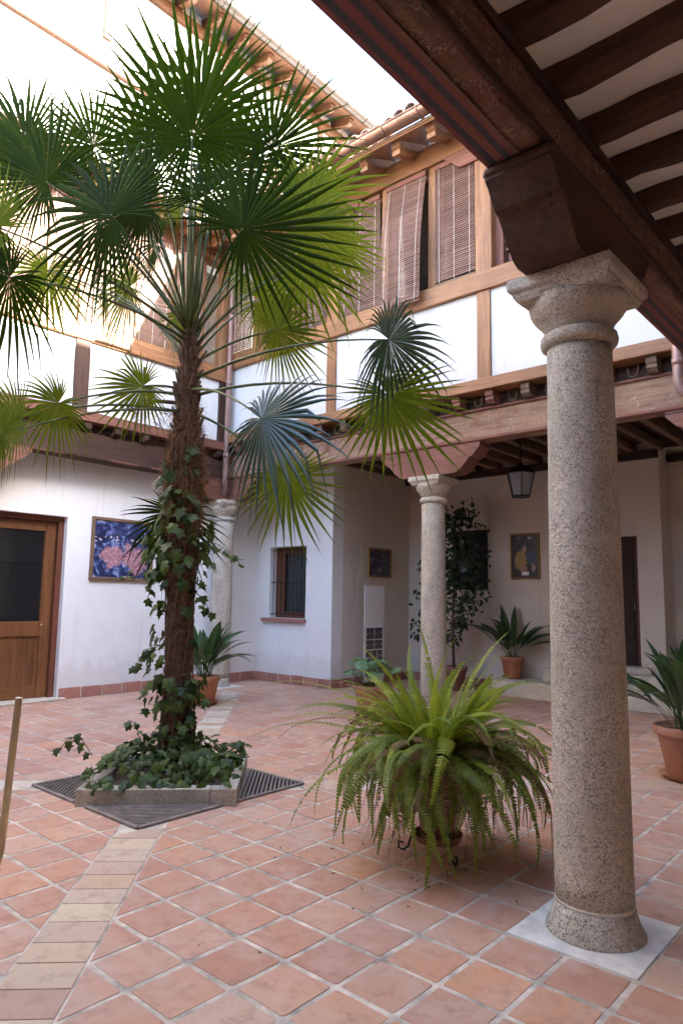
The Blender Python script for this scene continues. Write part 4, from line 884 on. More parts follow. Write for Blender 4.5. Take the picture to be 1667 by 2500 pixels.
# roll-up banner
bn = thing('banner_stand', 'white roll-up banner with small dark photographs on splayed feet', 'banner', (-3.6, 8.15, 0))
MB().box(-3.615, -3.609, 7.86, 8.42, .09, 1.87).build('banner_sheet', 'white', bn)
MB().box(-3.66, -3.56, 7.84, 8.44, .035, .09, .01).build('foot_case', 'silver', bn)
MB().tube([(-3.622, 7.86, .09), (-3.622, 7.86, 1.88)], .010, 6).build('pole', 'silver', bn)
for y in (7.9, 8.38): MB().box(-3.80, -3.42, y - .03, y + .03, .012, .034, .004).build('splay_foot', 'black', bn)
k = 0
for r_, (za, zb, nn) in enumerate(((.92, 1.12, 2), (.74, .90, 2), (.50, .72, 3), (.26, .48, 3))):
    for q in range(nn):
        w = .48 / nn; MB().box(-3.6085, -3.6065, 7.90 + w*q, 7.90 + w*(q+1) - .015, za, zb).build('banner_photo', 'pic_ban', bn)

# ================================================================== palm
FRONDS = [  # hub, axis, normal, radius, span, droop, height on the trunk, tone
    ((-0.28,1.41,5.48), (0.21,-0.32,0.93), (0.62,-0.69,-0.38), 1.21, 335, 0.10, 4.25, 0),
    ((-0.31,0.74,4.49), (-0.84,-0.25,0.49), (0.33,-0.94,0.09), 1.22, 320, 0.08, 4.10, 0),
    ((0.21,1.59,4.56), (0.41,0.73,0.55), (0.85,-0.53,0.07), 1.22, 310, 0.08, 4.10, 0),
    ((-0.72,0.21,3.92), (-0.76,-0.34,-0.55), (0.53,-0.82,-0.22), 0.82, 330, 0.12, 3.95, 0),
    ((-2.03,1.07,4.72), (-0.53,0.13,-0.84), (0.51,-0.74,-0.44), 0.73, 335, 0.05, 3.90, 1),
    ((-1.90,1.59,4.69), (-0.93,0.35,0.14), (-0.35,-0.94,0.00), 0.59, 330, 0.25, 3.80, 1),
    ((-1.34,2.13,4.44), (-1.00,0.07,0.02), (-0.07,-0.98,-0.16), 0.57, 230, 0.12, 3.80, 1),
    ((-1.09,0.81,3.18), (-0.87,-0.12,-0.48), (0.32,-0.88,-0.36), 0.60, 335, 0.10, 3.45, 1),
    ((-1.15,0.41,2.85), (-0.94,-0.20,0.27), (0.21,-0.98,0.01), 0.57, 335, 0.10, 3.30, 1),
    ((-1.08,1.57,3.51), (-0.83,-0.45,-0.33), (0.52,-0.84,-0.18), 0.59, 330, 0.08, 3.50, 1),
    ((-0.49,2.64,4.22), (0.12,0.97,0.22), (0.99,-0.13,0.03), 0.83, 335, 0.12, 3.75, 1),
    ((0.44,1.65,2.98), (0.88,0.08,-0.47), (0.18,-0.97,0.18), 0.89, 335, 0.22, 3.50, 2),
    ((0.05,2.30,2.68), (0.30,0.19,-0.93), (0.61,-0.79,0.04), 0.71, 345, 0.03, 3.30, 1),
    ((-0.39,2.87,4.97), (0.34,0.74,-0.57), (0.77,-0.57,-0.28), 0.87, 330, 0.10, 3.90, 1),
    ((-0.87,2.47,4.89), (-0.95,0.30,0.01), (-0.29,-0.93,-0.23), 0.55, 260, 0.10, 3.90, 1),
    ((0.85,2.68,3.81), (0.12,0.99,-0.11), (0.96,-0.14,-0.25), 0.88, 330, 0.30, 3.60, 2),
    ((0.69,2.87,3.41), (0.43,0.50,-0.75), (0.66,-0.75,-0.12), 0.89, 345, 0.05, 3.45, 1),
    ((-1.37,2.16,2.45), (-0.14,0.05,-0.99), (0.66,-0.75,-0.12), 0.76, 355, 0.08, 2.90, 0),
    ((-0.11,2.63,5.45), (0.55,0.63,0.55), (0.76,-0.65,-0.03), 0.90, 325, 0.08, 4.10, 1),
    ((-1.13,0.60,5.03), (-0.54,-0.37,0.76), (0.57,-0.82,0.01), 1.05, 325, 0.08, 4.10, 0),
    ((-1.54,1.59,5.77), (-0.52,-0.14,0.84), (0.51,-0.84,0.17), 0.82, 330, 0.08, 4.10, 1),
    ((-0.90,2.27,5.89), (0.36,0.28,0.89), (0.69,-0.72,-0.05), 1.18, 325, 0.08, 4.20, 0),
    ((-1.22,2.05,5.53), (-0.32,0.23,0.92), (0.57,-0.73,0.39), 0.74, 330, 0.08, 4.20, 1),
    ((-0.97,0.18,4.39), (-0.79,-0.52,0.34), (0.53,-0.85,-0.07), 0.79, 330, 0.10, 4.00, 1),
    ((-0.61,2.61,6.18), (0.56,0.36,0.75), (0.66,-0.75,-0.12), 1.06, 325, 0.06, 4.20, 0),
    ((-1.71,1.28,5.98), (-0.41,-0.49,0.77), (0.66,-0.75,-0.12), 0.81, 325, 0.08, 4.20, 0),
    ((-0.32,3.28,5.32), (0.32,0.92,0.22), (0.94,-0.33,-0.01), 0.68, 325, 0.12, 3.90, 1),
    ((-1.48,1.89,5.14), (-0.95,0.23,0.19), (-0.22,-0.97,0.06), 0.74, 320, 0.12, 4.00, 0),
    ((-0.95,1.45,5.71), (-0.07,-0.45,0.89), (0.68,-0.68,-0.28), 0.92, 330, 0.08, 4.20, 0),
    ((-1.53,0.57,5.53), (-0.64,-0.43,0.64), (0.55,-0.83,-0.01), 1.03, 320, 0.10, 4.10, 0),
    ((-0.46,1.10,4.80), (-0.96,-0.20,0.20), (0.20,-0.98,-0.03), 1.03, 310, 0.10, 4.15, 0),
    ((-0.54,1.76,5.22), (0.05,0.58,0.81), (0.79,-0.53,0.33), 1.06, 310, 0.10, 4.20, 0),
    ((0.09,2.36,4.96), (0.41,0.89,0.22), (0.91,-0.41,-0.03), 0.94, 320, 0.12, 4.00, 1),
    ((-0.80,2.70,4.64), (0.16,0.98,0.09), (0.99,-0.15,-0.08), 0.75, 330, 0.12, 3.80, 1),
    ((-1.79,1.81,4.75), (-1.00,-0.03,0.07), (0.02,-0.99,-0.11), 0.80, 320, 0.12, 3.90, 1),
    ((-0.82,1.87,6.28), (0.26,-0.05,0.97), (0.64,-0.74,-0.21), 1.09, 320, 0.06, 4.30, 0),
    ((-1.95,0.85,3.21), (-0.96,-0.20,0.20), (0.20,-0.98,-0.03), 0.67, 330, 0.12, 3.30, 1),
]
palm = thing('palm_tree', 'fan palm with fibrous trunk and dark green star-shaped leaves', 'palm tree', (-1.04, 2.07, .12))
TR = [(-1.06, 2.10, .10, .150), (-1.05, 2.08, .35, .135), (-1.04, 2.06, .9, .122), (-1.03, 2.05, 1.5, .122), (-1.0, 2.02, 2.0, .135), (-.94, 1.97, 2.4, .138), (-.92, 1.95, 2.75, .155), (-.88, 1.92, 3.1, .115), (-.85, 1.90, 3.4, .09), (-.83, 1.88, 3.8, .072), (-.81, 1.86, 4.05, .06)]
def trunk_at(z):
    for a, b in zip(TR[:-1], TR[1:]):
        if z <= b[2]:
            t = max(0, (z - a[2]) / (b[2] - a[2])); return Vector((a[0] + (b[0]-a[0])*t, a[1] + (b[1]-a[1])*t, z)), a[3] + (b[3]-a[3])*t
    return Vector(TR[-1][:3]), TR[-1][3]
mb = MB(); n = 22; vs = []; zz = [.1 + 3.95*i/120 for i in range(121)]; rn = random.Random(3)
for i, z in enumerate(zz):
    c, r = trunk_at(z); ring = 1 + .045*math.sin(z*46) * (1 if z < 2.3 else .5)
    for k in range(n):
        a = 2*math.pi*k/n; rr = r*ring*(1 + rn.uniform(-.06, .06)); vs.append((c.x + rr*math.cos(a), c.y + rr*math.sin(a), z + rn.uniform(-.01, .01)))
fs = [(i*n+k, i*n+(k+1) % n, (i+1)*n+(k+1) % n, (i+1)*n+k) for i in range(120) for k in range(n)]; fs.append(tuple(120*n+k for k in range(n)))
mb.add(vs, fs); mb.build('trunk', 'bark', palm, True)
def strip(mb, p, d, ln, w, droop, rn, seg=3):
    side = d.cross(Vector((rn.uniform(-1, 1), rn.uniform(-1, 1), rn.uniform(-1, 1)))).normalized() * w; vs = []
    for s_ in range(seg + 1):
        t = s_ / seg; q = p + d*ln*t + Vector((0, 0, -droop*t*t)); ww_ = side * (1 - .8*t); vs += [q - ww_, q + ww_]
    mb.add(vs, [(2*s_, 2*s_+1, 2*s_+3, 2*s_+2) for s_ in range(seg)])
hair = MB()
for i in range(5200):
    z = rn.choice((rn.uniform(2.25, 3.45), rn.uniform(2.3, 3.1), rn.uniform(2.4, 3.3), rn.uniform(.3, 4.0))); c, r = trunk_at(z); a = rn.uniform(0, 2*math.pi)
    o = Vector((math.cos(a), math.sin(a), 0)); tan = Vector((-math.sin(a), math.cos(a), 0))
    big = 1.0 if z > 2.2 else .5
    d = (o*rn.uniform(.12, .5)*big + tan*rn.uniform(-.5, .5) + Vector((0, 0, rn.uniform(-1, .6)))).normalized()
    strip(hair, c + o*r*.97, d, rn.uniform(.05, .16)*big, .0022, rn.uniform(0, .08), rn)
hair.build('fibre', 'fibre', palm, kind='stuff', flip=False)
bt = MB()
for i in range(70):                                                   # old leaf bases
    z = 2.6 + 1.35*i/70 + rn.uniform(-.05, .05); c, r = trunk_at(z); a = i*2.4; o = Vector((math.cos(a), math.sin(a), 0))
    p = c + o*r*.85; q = p + o*rn.uniform(.03, .09) + Vector((0, 0, rn.uniform(.08, .2))); bt.tube([p, q], [.022, .010], 5)
bt.build('leaf_bases', 'stem', palm, kind='stuff')
def fan(hub, ax, nr, rad, span, droop, rn, nseg=40, upright=False):
    """one palmate leaf: pleated fan whose narrow segments part from about 40 % of the radius"""
    ax = ax.normalized(); nr = (nr - ax*nr.dot(ax)).normalized(); sd_ = nr.cross(ax); mb = MB(); sp = R(span); dl = sp / nseg / 2
    St = (.004, .18, .32, .5, .68, .85, 1.0)
    cup = rn.uniform(-.10, .14); fold = rn.uniform(0, .2); curv = rn.uniform(-.12, .12); bend = [rn.random() for _ in range(nseg)]
    for i in range(nseg):
        th = -sp/2 + dl*(2*i + 1) + rn.uniform(-.15, .15)*dl
        ln = rad * (.44 + .56 * math.cos(th/2)**2) * (rn.uniform(.9, 1.06) if rn.random() < .8 else rn.uniform(.7, .95))
        rs = .30; vs = []; broken = bend[i] < droop * .8 + .03; kink = rn.uniform(.55, .8)
        wander = curv + rn.uniform(-.09, .09)
        for t in St:
            r = ln*t
            if t <= rs + .021: half = math.tan(dl) * r * 1.02
            else:
                w0 = math.tan(dl)*ln*(rs + .02); half = w0 * (1 + .25*math.sin(math.pi*min(1, (t - rs - .02)/.4))) * max(.03, (1 - ((t - rs - .02)/(1 - rs - .02))**1.7))
            tt = th + wander*max(0, t - .42)
            d = ax*math.cos(tt) + sd_*math.sin(tt); tv = -ax*math.sin(tt) + sd_*math.cos(tt)
            c = hub + d*r + nr*(cup*r*r/rad - fold*abs(math.sin(th))*r)
            c = c + Vector((0, 0, -(droop*.8 + .03)*rad*t**3))
            if broken and t > kink: c = c + Vector((0, 0, -(t - kink)*ln*.9)) - d*(t - kink)*ln*.55
            f_ = half*.42
            vs += [c - tv*half - nr*f_*.5, c + nr*f_*.5, c + tv*half - nr*f_*.5]
        m_ = len(St); fs = []
        for s_ in range(m_ - 1): fs += [(3*s_, 3*s_+1, 3*s_+4, 3*s_+3), (3*s_+1, 3*s_+2, 3*s_+5, 3*s_+4)]
        mb.add(vs, fs)
    return mb
for (hub, ax, nr, rad, span, droop, oz, tone) in FRONDS:
    hub, ax, nr = Vector(hub), Vector(ax), Vector(nr); rn2 = random.Random(hub.x*31 + hub.y*17 + hub.z)
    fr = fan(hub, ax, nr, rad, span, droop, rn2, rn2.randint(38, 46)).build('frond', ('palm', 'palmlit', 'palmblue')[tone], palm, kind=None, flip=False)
    c, r = trunk_at(oz); o = Vector((hub.x - c.x, hub.y - c.y, 0)); o = o.normalized() if o.length > .01 else Vector((1, 0, 0))
    p0 = c + o*r*.5; dist = (hub - p0).length; up = Vector((0, 0, 1))
    mid = p0.lerp(hub, .5) + up*dist*(.10 if hub.z > 4.2 else .13) - o*dist*.04
    pts = [(p0*(1-t)**2 + mid*2*t*(1-t) + hub*t*t) for t in [k/9 for k in range(10)]]
    MB().tube(pts, [.016 - .009*k/9 for k in range(10)], 6).build('petiole', 'petiole', fr, True)
sp_ = MB()
for k in range(5):                                                    # unopened spears
    a = k*1.3; o = Vector((math.cos(a), math.sin(a), 0))*.04; b = Vector((-.80, 1.85, 4.0)) + o
    sp_.tube([b, b + Vector((o.x, o.y, .5)), b + Vector((o.x*2.5, o.y*2.5, 1.15 + .12*k))], [.016, .018, .003], 6)
sp_.build('spear_leaf', 'petiole', palm, True)
inf = MB()                                                            # dry flower stalk hanging on the trunk
for k in range(60):
    b = Vector((-1.06, 1.78, 3.35)) + Vector((rn.uniform(-.25, .05), rn.uniform(-.25, .05), rn.uniform(-.3, .05))); d = Vector((rn.uniform(-1, 1), rn.uniform(-1, 1), rn.uniform(-1, .4))).normalized()
    strip(inf, b, d, rn.uniform(.1, .25), .003, .05, rn)
inf.tube([(-.95, 1.88, 3.4), (-1.12, 1.74, 3.42), (-1.3, 1.6, 3.32)], [.02, .018, .012], 6)
inf.build('dry_flower_stalk', 'stem', palm, kind='stuff', flip=False)

# ================================================================== ivy
ivy = thing('ivy', 'dark green ivy filling the planter and climbing the palm trunk', 'ivy', (-.97, 1.98, .12))
LOBE = [(0, 0), (.22, -.10), (.50, .05), (.36, .28), (.62, .55), (.30, .60), (0, 1.1), (-.30, .60), (-.62, .55), (-.36, .28), (-.50, .05), (-.22, -.10)]
def ivy_mesh(k):
    rn = random.Random(k); mb = MB(); vs = [(0, .30, .02)]
    for (x, y) in LOBE: vs.append((x*rn.uniform(.88, 1.1), y*rn.uniform(.9, 1.08), -abs(x)*.28 - max(0, y - .5)*.25 + rn.uniform(-.03, .03)))
    n = len(LOBE); mb.add(vs, [(0, 1 + i, 1 + (i+1) % n) for i in range(n)]); return mb
ivm = [ivy_mesh(k).mesh('ivy_leaf', M['ivy'], False) for k in range(5)]
spots = []
rn = random.Random(21)
def basis(nrm, tip):
    z = nrm.normalized(); y = (tip - z*tip.dot(z)).normalized(); x = y.cross(z); return Matrix((x, y, z)).transposed()
for i in range(400):                                                  # planter mound
    a, q = rn.uniform(0, 2*math.pi), math.sqrt(rn.random())
    # inside the rotated square: |dx|+|dy| < .86
    while True:
        dx, dy = rn.uniform(-.86, .86), rn.uniform(-.86, .86)
        if abs(dx) + abs(dy) < .84: break
    edge = 1 - (abs(dx) + abs(dy)) / .86
    if dx > .45 and dy > -.1 and rn.random() < .5: continue
    z = .15 + min(.17, edge*.4) * rn.uniform(.2, 1.1) + (0.05 if dx < 0 else 0)
    p = Vector((PC[0] + dx, PC[1] + dy, z)); nrm = Vector((dx*.9 + rn.uniform(-.6, .9), dy*.9 + rn.uniform(-.9, .6), rn.uniform(.35, 1.1))); tip = Vector((dx + rn.uniform(-.6, .6), dy + rn.uniform(-.6, .6), rn.uniform(-.9, -.1)))
    spots.append((p, nrm, tip, rn.uniform(.06, .105)))
bands = [(.25, .95, 80, .13), (.7, 1.3, 40, .16), (1.25, 1.6, 14, .15), (1.75, 2.35, 120, .20), (2.35, 2.75, 34, .10), (2.75, 3.0, 8, .06)]
for (z0, z1, cnt, outw) in bands:
    for i in range(cnt):
        z = rn.uniform(z0, z1); c, r = trunk_at(z); a = rn.uniform(0, 2*math.pi)
        if z > 1.0 and z < 1.7 and rn.random() < .75: a = rn.uniform(math.pi*1.0, math.pi*1.45)
        if z > 2.35 and rn.random() < .7: a = rn.uniform(-1.9, .3)
        o = Vector((math.cos(a), math.sin(a), 0)); p = c + o*(r + rn.uniform(.005, outw)) + Vector((0, 0, 0))
        spots.append((p, o + Vector((rn.uniform(-.5, .5), rn.uniform(-.5, .5), rn.uniform(0, .9))), Vector((o.x*.4 + rn.uniform(-.4, .4), o.y*.4 + rn.uniform(-.4, .4), -1)), rn.uniform(.065, .125)))
# loose runners hanging off the trunk
run = MB()
runners = [([(-1.08, 1.98, 2.1), (-1.22, 1.82, 2.02), (-1.30, 1.70, 1.86), (-1.36, 1.64, 1.78)], 9), ([(-1.1, 1.96, 1.95), (-1.2, 1.86, 1.8), (-1.22, 1.82, 1.6)], 8),
    ([(-.92, 2.08, 2.1), (-.74, 2.2, 2.12), (-.62, 2.3, 2.02), (-.55, 2.36, 1.9)], 11), ([(-.95, 2.05, 1.75), (-.80, 2.14, 1.6), (-.74, 2.18, 1.45)], 8),
    ([(-1.12, 1.95, 1.2), (-1.24, 1.82, 1.15), (-1.28, 1.78, .95)], 8), ([(-1.12, 1.95, .95), (-1.2, 1.84, .8), (-1.18, 1.82, .6)], 6), ([(-1.45, 1.5, .25), (-1.55, 1.42, .42), (-1.66, 1.36, .36), (-1.70, 1.30, .26)], 7),
    ([(-.6, 2.2, .22), (-.48, 2.30, .38), (-.4, 2.34, .36)], 6), ([(-1.3, 1.9, .25), (-1.35, 1.85, .5), (-1.40, 1.8, .52)], 6), ([(-.92, 2.05, .95), (-.8, 2.1, .85), (-.74, 2.14, .7)], 7)]
for pts, cnt in runners:
    P3 = [Vector(p) for p in pts]; run.tube(P3, .004, 5)
    for i in range(cnt):
        t = (i + .5) / cnt * (len(P3) - 1); k = min(int(t), len(P3) - 2); p = P3[k].lerp(P3[k+1], t - k)
        spots.append((p + Vector((rn.uniform(-.03, .03), rn.uniform(-.03, .03), rn.uniform(-.03, .03))), Vector((rn.uniform(-.2, 1), rn.uniform(-1, .2), rn.uniform(0, 1))), Vector((rn.uniform(-.5, .5), rn.uniform(-.5, .5), -1)), rn.uniform(.05, .095)))
for k in range(5):
    a = k*1.25; run.tube([trunk_at(z)[0] + Vector((math.cos(a + z), math.sin(a + z), 0))*(trunk_at(z)[1] + .01) for z in [.15 + .12*i for i in range(22)]], .007, 5)
run.build('runner', 'stem', ivy, True)
def nearness(s): return (s[0] - CAM).length - 9*s[3]
spots.sort(key=nearness)
more = MB()
for i, (p, nrm, tip, sz) in enumerate(spots):
    B = basis(nrm, tip)
    if i < 290:
        o = link('ivy_leaf', rn.choice(ivm), ivy, loc=p, rot=B.to_euler(), scale=sz)
    else:
        me = rn.choice(ivm); more.add([p + B @ (Vector(v.co)*sz) for v in me.vertices], [tuple(f.vertices) for f in me.polygons])
more.build('ivy_foliage', 'ivy', ivy, kind='stuff', flip=False)

# ================================================================== potted plants
def pot(parent, x, y, z, r, h, mat='pot', saucer=True, rim=.10, name='pot'):
    z0 = z + (.02 if saucer else 0)
    pr_ = [(r*.66, 0), (r*.68, .01), (r*.93, h*(1-rim*1.9)), (r*.94, h*(1-rim*1.85)), (r*1.02, h*(1-rim*1.8)), (r*1.04, h*(1-rim*1.5)), (r*1.05, h*.985), (r*1.02, h), (r*.93, h), (r*.90, h*.95), (r*.86, h*.90)]
    p = MB().lathe(pr_, (x, y, z0), 28).build(name, mat, parent, True)
    MB().lathe([(r*.88, h*.885), (r*.3, h*.92)], (x, y, z0), 20).build('soil', 'soil', p)
    if saucer: MB().lathe([(r*.80, 0), (r*.92, .03), (r*.95, .035), (r*.90, .03), (r*.78, .014)], (x, y, z + .004), 28).build('saucer', mat, parent, True)
    return z0 + h
def blade(ln, w, pet, arch, roll, rn):
    """broad lance-shaped leaf on a stalk, standing at the origin and leaning along +X"""
    mb = MB(); vs = []; K = 12
    def cen(t): return Vector((arch*t*t*ln*.9 + .10*t*ln, 0, ln*(t - .42*arch*t*t*t)))
    for k in range(K + 1):
        t = k / K; c = cen(t); tg = (cen(min(1, t+.02)) - cen(max(0, t-.02))).normalized(); nn = Vector((tg.z, 0, -tg.x))
        if t < pet: h = .006 + .0*t
        else:
            s = (t - pet) / (1 - pet); h = max(.002, w * (math.sin(math.pi * s**.75))**.85 * .5) if 0 < s < 1 else .003
        y = Vector((math.sin(roll*t)*.6, math.cos(roll*t), 0)).normalized()
        vs += [c - y*h - nn*h*.28, c + nn*h*.12, c + y*h - nn*h*.28]
    mb.add(vs, [f for k in range(K) for f in ((3*k, 3*k+1, 3*k+4, 3*k+3), (3*k+1, 3*k+2, 3*k+5, 3*k+4))]); return mb
rn = random.Random(5)
BL = [blade(1, rn.uniform(.11, .17), rn.uniform(.28, .42), rn.uniform(.05, .75), rn.uniform(-.8, .8), rn).mesh('leaf', M['aspi'], True) for _ in range(14)]
def aspidistra(x, y, z, r, h, n, ln, label, seed, mat='pot', lo=.65):
    rn = random.Random(seed); t = thing('potted_aspidistra', label, 'potted plant', (x, y, z)); top = pot(t, x, y, z, r, h, mat)
    for i in range(n):
        a = i*2.4 + rn.uniform(-.5, .5); q = r*.5*math.sqrt(rn.random()); s = ln*rn.uniform(lo, 1.08)
        link('leaf', BL[rn.randrange(14)], t, loc=(x + q*math.cos(a), y + q*math.sin(a), top - .05), rot=(rn.uniform(-.15, .15), rn.uniform(-.05, .5), a), scale=(s, s*rn.uniform(.85, 1.15), s))
    return t
aspidistra(-4.42, 4.98, .012, .245, .40, 46, 1.0, 'aspidistra in a stained terracotta pot by the corner column', 11)
aspidistra(-1.72, 9.72, .27, .20, .36, 36, 1.0, 'aspidistra in a dark clay pot on the stone step', 12, 'pot')
aspidistra(2.30, 5.50, .012, .30, .46, 46, 1.05, 'aspidistra in a wide terracotta pot with saucer near the copper drainpipe', 13)
aspidistra(1.28, 9.46, .27, .2, .3, 14, .6, 'small potted aspidistra on the step near the stairs', 14)
# bowl of round mottled leaves beside the pale column
bw = thing('potted_begonia', 'pink clay bowl of round mottled leaves before the pale column', 'potted plant', (-1.95, 6.12, 0))
bx_, by_ = -1.98, 6.05
bt_ = pot(bw, bx_, by_, .012, .27, .40, 'pot', True, .07, 'bowl'); rn = random.Random(8)
def round_leaf(k):
    rn = random.Random(k); mb = MB(); n = 14; vs = [(0, 0, 0)]
    for i in range(n):
        a = 2*math.pi*i/n; r = (1 + .12*math.cos(a) - .35*max(0, math.cos(a - math.pi))**6)*rn.uniform(.93, 1.05); vs.append((r*math.cos(a), r*math.sin(a), -.22*r + .07*math.sin(5*a)))
    mb.add(vs, [(0, 1 + i, 1 + (i+1) % n) for i in range(n)]); return mb.mesh('leaf', M['mottled'], True)
RL = [round_leaf(k) for k in range(4)]
for i in range(26):
    a = i*2.4; q = .34*math.sqrt((i + .5)/26); zz_ = bt_ + .10 + .26*rn.random()*(1 - q) + .08
    p = (bx_ + q*math.cos(a), by_ + q*math.sin(a), zz_)
    link('leaf', rn.choice(RL), bw, loc=p, rot=(rn.uniform(-.4, .4), rn.uniform(-.3, .5), a), scale=rn.uniform(.08, .14))
    MB().tube([(bx_ + q*.3*math.cos(a), by_ + q*.3*math.sin(a), bt_ - .04), p], .004, 4).build('stalk', 'petiole', bw)
# ficus behind the pale column
fx, fy = -2.70, 9.35
fi = thing('potted_ficus', 'dark leafy ficus tree in a pot behind the pale column', 'potted plant', (fx, fy, 0)); ft = pot(fi, fx, fy, .012, .24, .42, 'potdark', False); rn = random.Random(17)
st = MB(); st.tube([(fx, fy, ft - .08), (fx - .03, fy, 1.2), (fx + .05, fy - .02, 2.2), (fx + .2, fy - .05, 3.0)], [.03, .026, .018, .01], 7)
fl_ = MB(); tips = []
for i in range(46):
    z = .75 + 2.35*i/46; b = Vector((fx - .03 + .06*i/46, fy, z)); a = rn.uniform(0, 2*math.pi); o = Vector((math.cos(a), math.sin(a)*.6, 0))
    L = rn.uniform(.28, .9) * (1.0 if z < 2.4 else .6); e = b + o*L + Vector((.12 if z > 2 else 0, -.1, rn.uniform(.1, .42))); m_ = b.lerp(e, .5) + Vector((0, 0, .1)); st.tube([b, m_, e], [.008, .006, .003], 5)
    for q in range(26):
        t = rn.uniform(.25, 1.05); tips.append(b.lerp(e, t) + Vector((rn.gauss(0, .06), rn.gauss(0, .06), rn.gauss(0, .07))))
for p in tips + [Vector((-2.35 + rn.gauss(0, .12), 9.3 + rn.gauss(0, .1), 3.25 + rn.gauss(0, .16))) for _ in range(60)]:
    d = Vector((rn.uniform(-1, 1), rn.uniform(-1, .3), rn.uniform(-1.2, .2))).normalized(); s = d.cross(Vector((rn.uniform(-1, 1), rn.uniform(-1, 1), rn.uniform(-.5, 1)))).normalized(); L = rn.uniform(.09, .15); w = L*.28
    fl_.add([p, p + d*L*.4 + s*w, p + d*L, p + d*L*.4 - s*w], [(0, 1, 2, 3)])
st.build('branch', 'stem', fi, True); fl_.build('foliage', 'ficus', fi, kind='stuff', flip=False)

# ---- fern on its iron stand
FXc, FYc = 1.645, 2.20
fe = thing('potted_fern', 'big sprawling fern in a dark clay pot on a wrought iron stand', 'potted plant', (FXc, FYc, 0)); rn = random.Random(41)
stand = MB()
for k in range(3):
    a = k*2*math.pi/3 - .5; o = Vector((math.cos(a), math.sin(a), 0)); c = Vector((FXc, FYc, 0))
    pts = [c + o*.15 + Vector((0, 0, .30)), c + o*.16 + Vector((0, 0, .15)), c + o*.19 + Vector((0, 0, .045)), c + o*.225 + Vector((0, 0, .022)), c + o*.255 + Vector((0, 0, .04)), c + o*.25 + Vector((0, 0, .072)), c + o*.222 + Vector((0, 0, .07))]
    stand.tube(pts, .007, 6)
stand.tube([(FXc + .15*math.cos(a), FYc + .15*math.sin(a), .30) for a in [i*math.pi/10 for i in range(21)]], .006, 6)
stand.build('iron_stand', 'black', fe, True)
MB().lathe([(.06, .085), (.145, .10), (.165, .145), (.155, .145), (.135, .115), (.05, .105)], (FXc, FYc, 0), 26).build('drip_dish', 'potdark', fe, True)
pot(fe, FXc, FYc, .17, .165, .36, 'potdark', False)
def fern_frond(ln, el, droop, w, rn, twist=0.0, npin=30, curl=0):
    """arching frond rooted at the origin, heading along +X; real leaflets either side of a thin rib"""
    mb = MB(); pts = []; p = Vector((0, 0, 0)); ang = el; st_ = ln / 40; side = 0
    for k in range(41):
        pts.append(p.copy()); p = p + Vector((math.cos(ang)*math.cos(side), math.cos(ang)*math.sin(side), math.sin(ang)))*st_; ang -= droop/40 * (.5 + k/40*1.1); ang = max(ang, -1.53); side += twist/40
    mb.tube(pts[::4], [.0028 - .0018*i/10 for i in range(11)], 4, False)
    for k in range(npin):
        t = .10 + .89*k/npin; f = t*40; i = min(39, int(f)); c = pts[i].lerp(pts[i+1], f - i); tg = (pts[i+1] - pts[i]).normalized()
        lat = tg.cross(Vector((0, 0, 1)));  lat = lat.normalized() if lat.length > .05 else Vector((0, 1, 0)); nn = lat.cross(tg)
        L = w * min(1, t*5 + .25) * (1 - max(0, t - .55)/.45*.88) * rn.uniform(.88, 1.08); hw = ln/npin*.40
        if rn.random() < curl: continue
        for s in (-1, 1):
            d = (lat*s*.95 + tg*.22 + nn*(-.18)).normalized(); q = c + d*L; tipd = -nn*.10*L
            mb.add([c - tg*hw, c + tg*hw, c + d*L*.6 + tg*hw*.85 - nn*.02*L, q + tipd, c + d*L*.6 - tg*hw*.75 - nn*.02*L], [(0, 1, 2, 3, 4)])
    return mb
nf = 275
for i in range(nf):
    u_ = i / nf; rn3 = random.Random(100 + i); a = i*2.39996 + rn3.uniform(-.3, .3)
    if u_ < .27: el, dr, ln, mt = rn3.uniform(1.0, 1.55), rn3.uniform(.5, 2.0), rn3.uniform(.6, 1.05), rn3.choice(('fernpale', 'fernpale', 'fern'))
    elif u_ < .55: el, dr, ln, mt = rn3.uniform(.6, 1.2), rn3.uniform(1.4, 3.2), rn3.uniform(.7, 1.15), rn3.choice(('fern', 'fern', 'fernpale', 'ferndry'))
    else: el, dr, ln, mt = rn3.uniform(.4, 1.05), rn3.uniform(2.3, 3.9), rn3.uniform(.65, 1.1), rn3.choice(('fern', 'fern', 'fern', 'fern', 'ferndry'))
    o = fern_frond(ln, el, dr, rn3.uniform(.034, .05) if u_ < .27 else rn3.uniform(.042, .062), rn3, rn3.uniform(-1.1, 1.1), rn3.randint(46, 58), .25 if mt == 'ferndry' else .02)
    q = .08*math.sqrt(rn3.random()); me = o.mesh('frond', M[mt])
    link('frond', me, fe, loc=(FXc + q*math.cos(a), FYc + q*math.sin(a), .53 + rn3.uniform(-.02, .04)), rot=(rn3.uniform(-.45, .45), rn3.uniform(-.12, .12), a))
for (a, ln, el, dr, mt) in ((3.75, 1.35, .62, 1.15, 'fern'), (3.55, 1.25, .75, 1.5, 'ferndry'), (3.95, 1.15, .8, 1.2, 'fernpale'), (.6, 1.05, .55, 1.5, 'fern'), (.95, 1.0, .85, 1.5, 'fern'), (4.2, 1.2, .5, 1.7, 'fern'), (.3, 1.1, .6, 2.2, 'fern'), (3.3, 1.2, 1.0, 1.3, 'ferndry'), (3.7, 1.35, .9, 1.1, 'fernpale')):
    rn3 = random.Random(int(a*1000)); o = fern_frond(ln, el, dr, .04, rn3, rn3.uniform(-.3, .3), 40, .1); link('frond', o.mesh('frond', M[mt]), fe, loc=(FXc, FYc, .51), rot=(0, 0, a))
dry = MB()
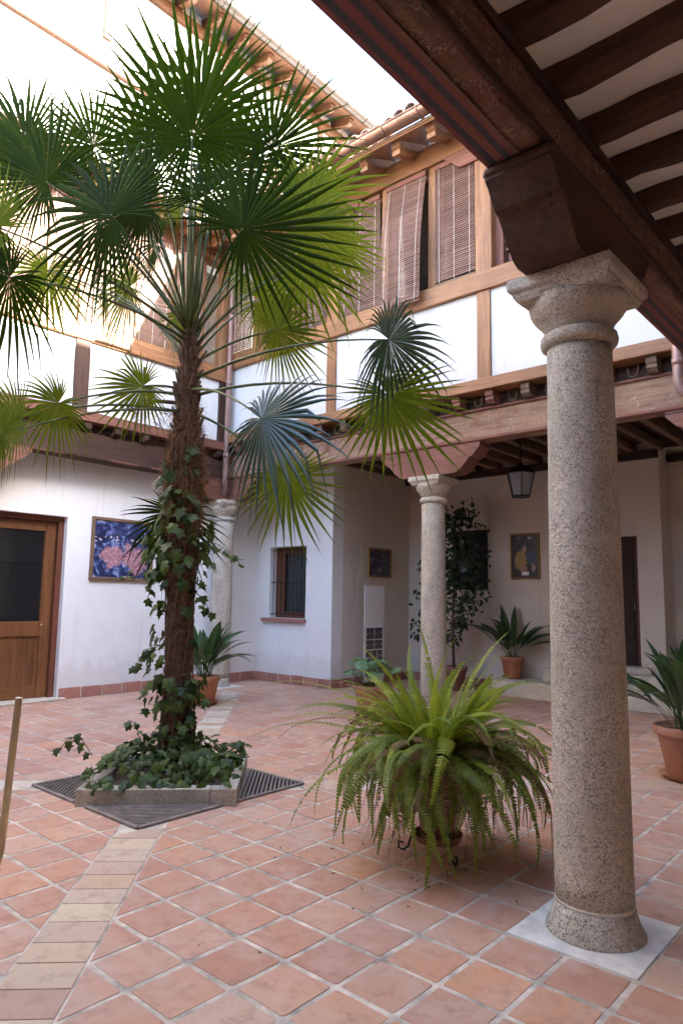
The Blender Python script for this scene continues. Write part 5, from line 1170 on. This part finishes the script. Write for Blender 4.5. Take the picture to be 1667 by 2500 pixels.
for i in range(230):
    a = rn.uniform(0, 2*math.pi); q = rn.uniform(.14, .46); p = Vector((FXc + q*math.cos(a), FYc + q*math.sin(a), rn.uniform(.25, .6))); d = Vector((math.cos(a)*.3 + rn.uniform(-.3, .3), math.sin(a)*.3 + rn.uniform(-.3, .3), -1)).normalized()
    strip(dry, p, d, rn.uniform(.2, .5) if p.z > .45 else p.z*.85, .0016, 0, rn)
dry.build('dry_runners', 'stem', fe, kind='stuff', flip=False)

# ================================================================== fallen bits on the tiles
lit = MB(); rn = random.Random(77)
for i in range(110):
    if i < 80: x, y = FXc + rn.gauss(.05, .42), FYc + rn.gauss(-.15, .36)
    else: x, y = rn.uniform(-3, 3), rn.uniform(-.5, 5.5)
    a = rn.uniform(0, 6.28); L = rn.uniform(.008, .022); w = L*rn.uniform(.2, .5); z = .017
    u1 = Vector((math.cos(a), math.sin(a), 0)); v1 = Vector((-u1.y, u1.x, 0)); p = Vector((x, y, z))
    lit.add([p - u1*L, p + v1*w + Vector((0, 0, .004)), p + u1*L + Vector((0, 0, .006)), p - v1*w], [(0, 1, 2, 3)])
lo = lit.build('fallen_leaf_litter', 'stem', None, kind='stuff', flip=False); tag(lo, 'brown dry leaf bits scattered on the tiles round the fern', 'leaf litter')

# ================================================================== stake of a plant at the edge of the gallery
sk = thing('staked_plant', 'small plant in a clay pot tied to a pale bamboo stake', 'potted plant', (2.76, -1.43, 0))
px_, py_ = 2.74, -1.42; stp = pot(sk, px_, py_, .012, .17, .30, 'pot')
MB().tube([(2.86, -1.32, .28), (2.974, -1.19, 1.20), (3.016, -1.196, 1.463)], [.0075, .0072, .0065], 8).build('bamboo_stake', 'bamboo', sk, True)
for i in range(9):
    a = i*2.4; s = rn.uniform(.2, .34); link('leaf', BL[i], sk, loc=(px_ + .05*math.cos(a), py_ + .05*math.sin(a), stp - .04), rot=(0, rn.uniform(.1, .5), a), scale=s)
tw = MB(); tw.tube([(2.74, -1.42, .28), (2.64, -1.30, .42), (2.60, -1.18, .55), (2.66, -1.08, .60)], [.004, .003, .0025, .0015], 5).build('twig', 'stem', sk, True)
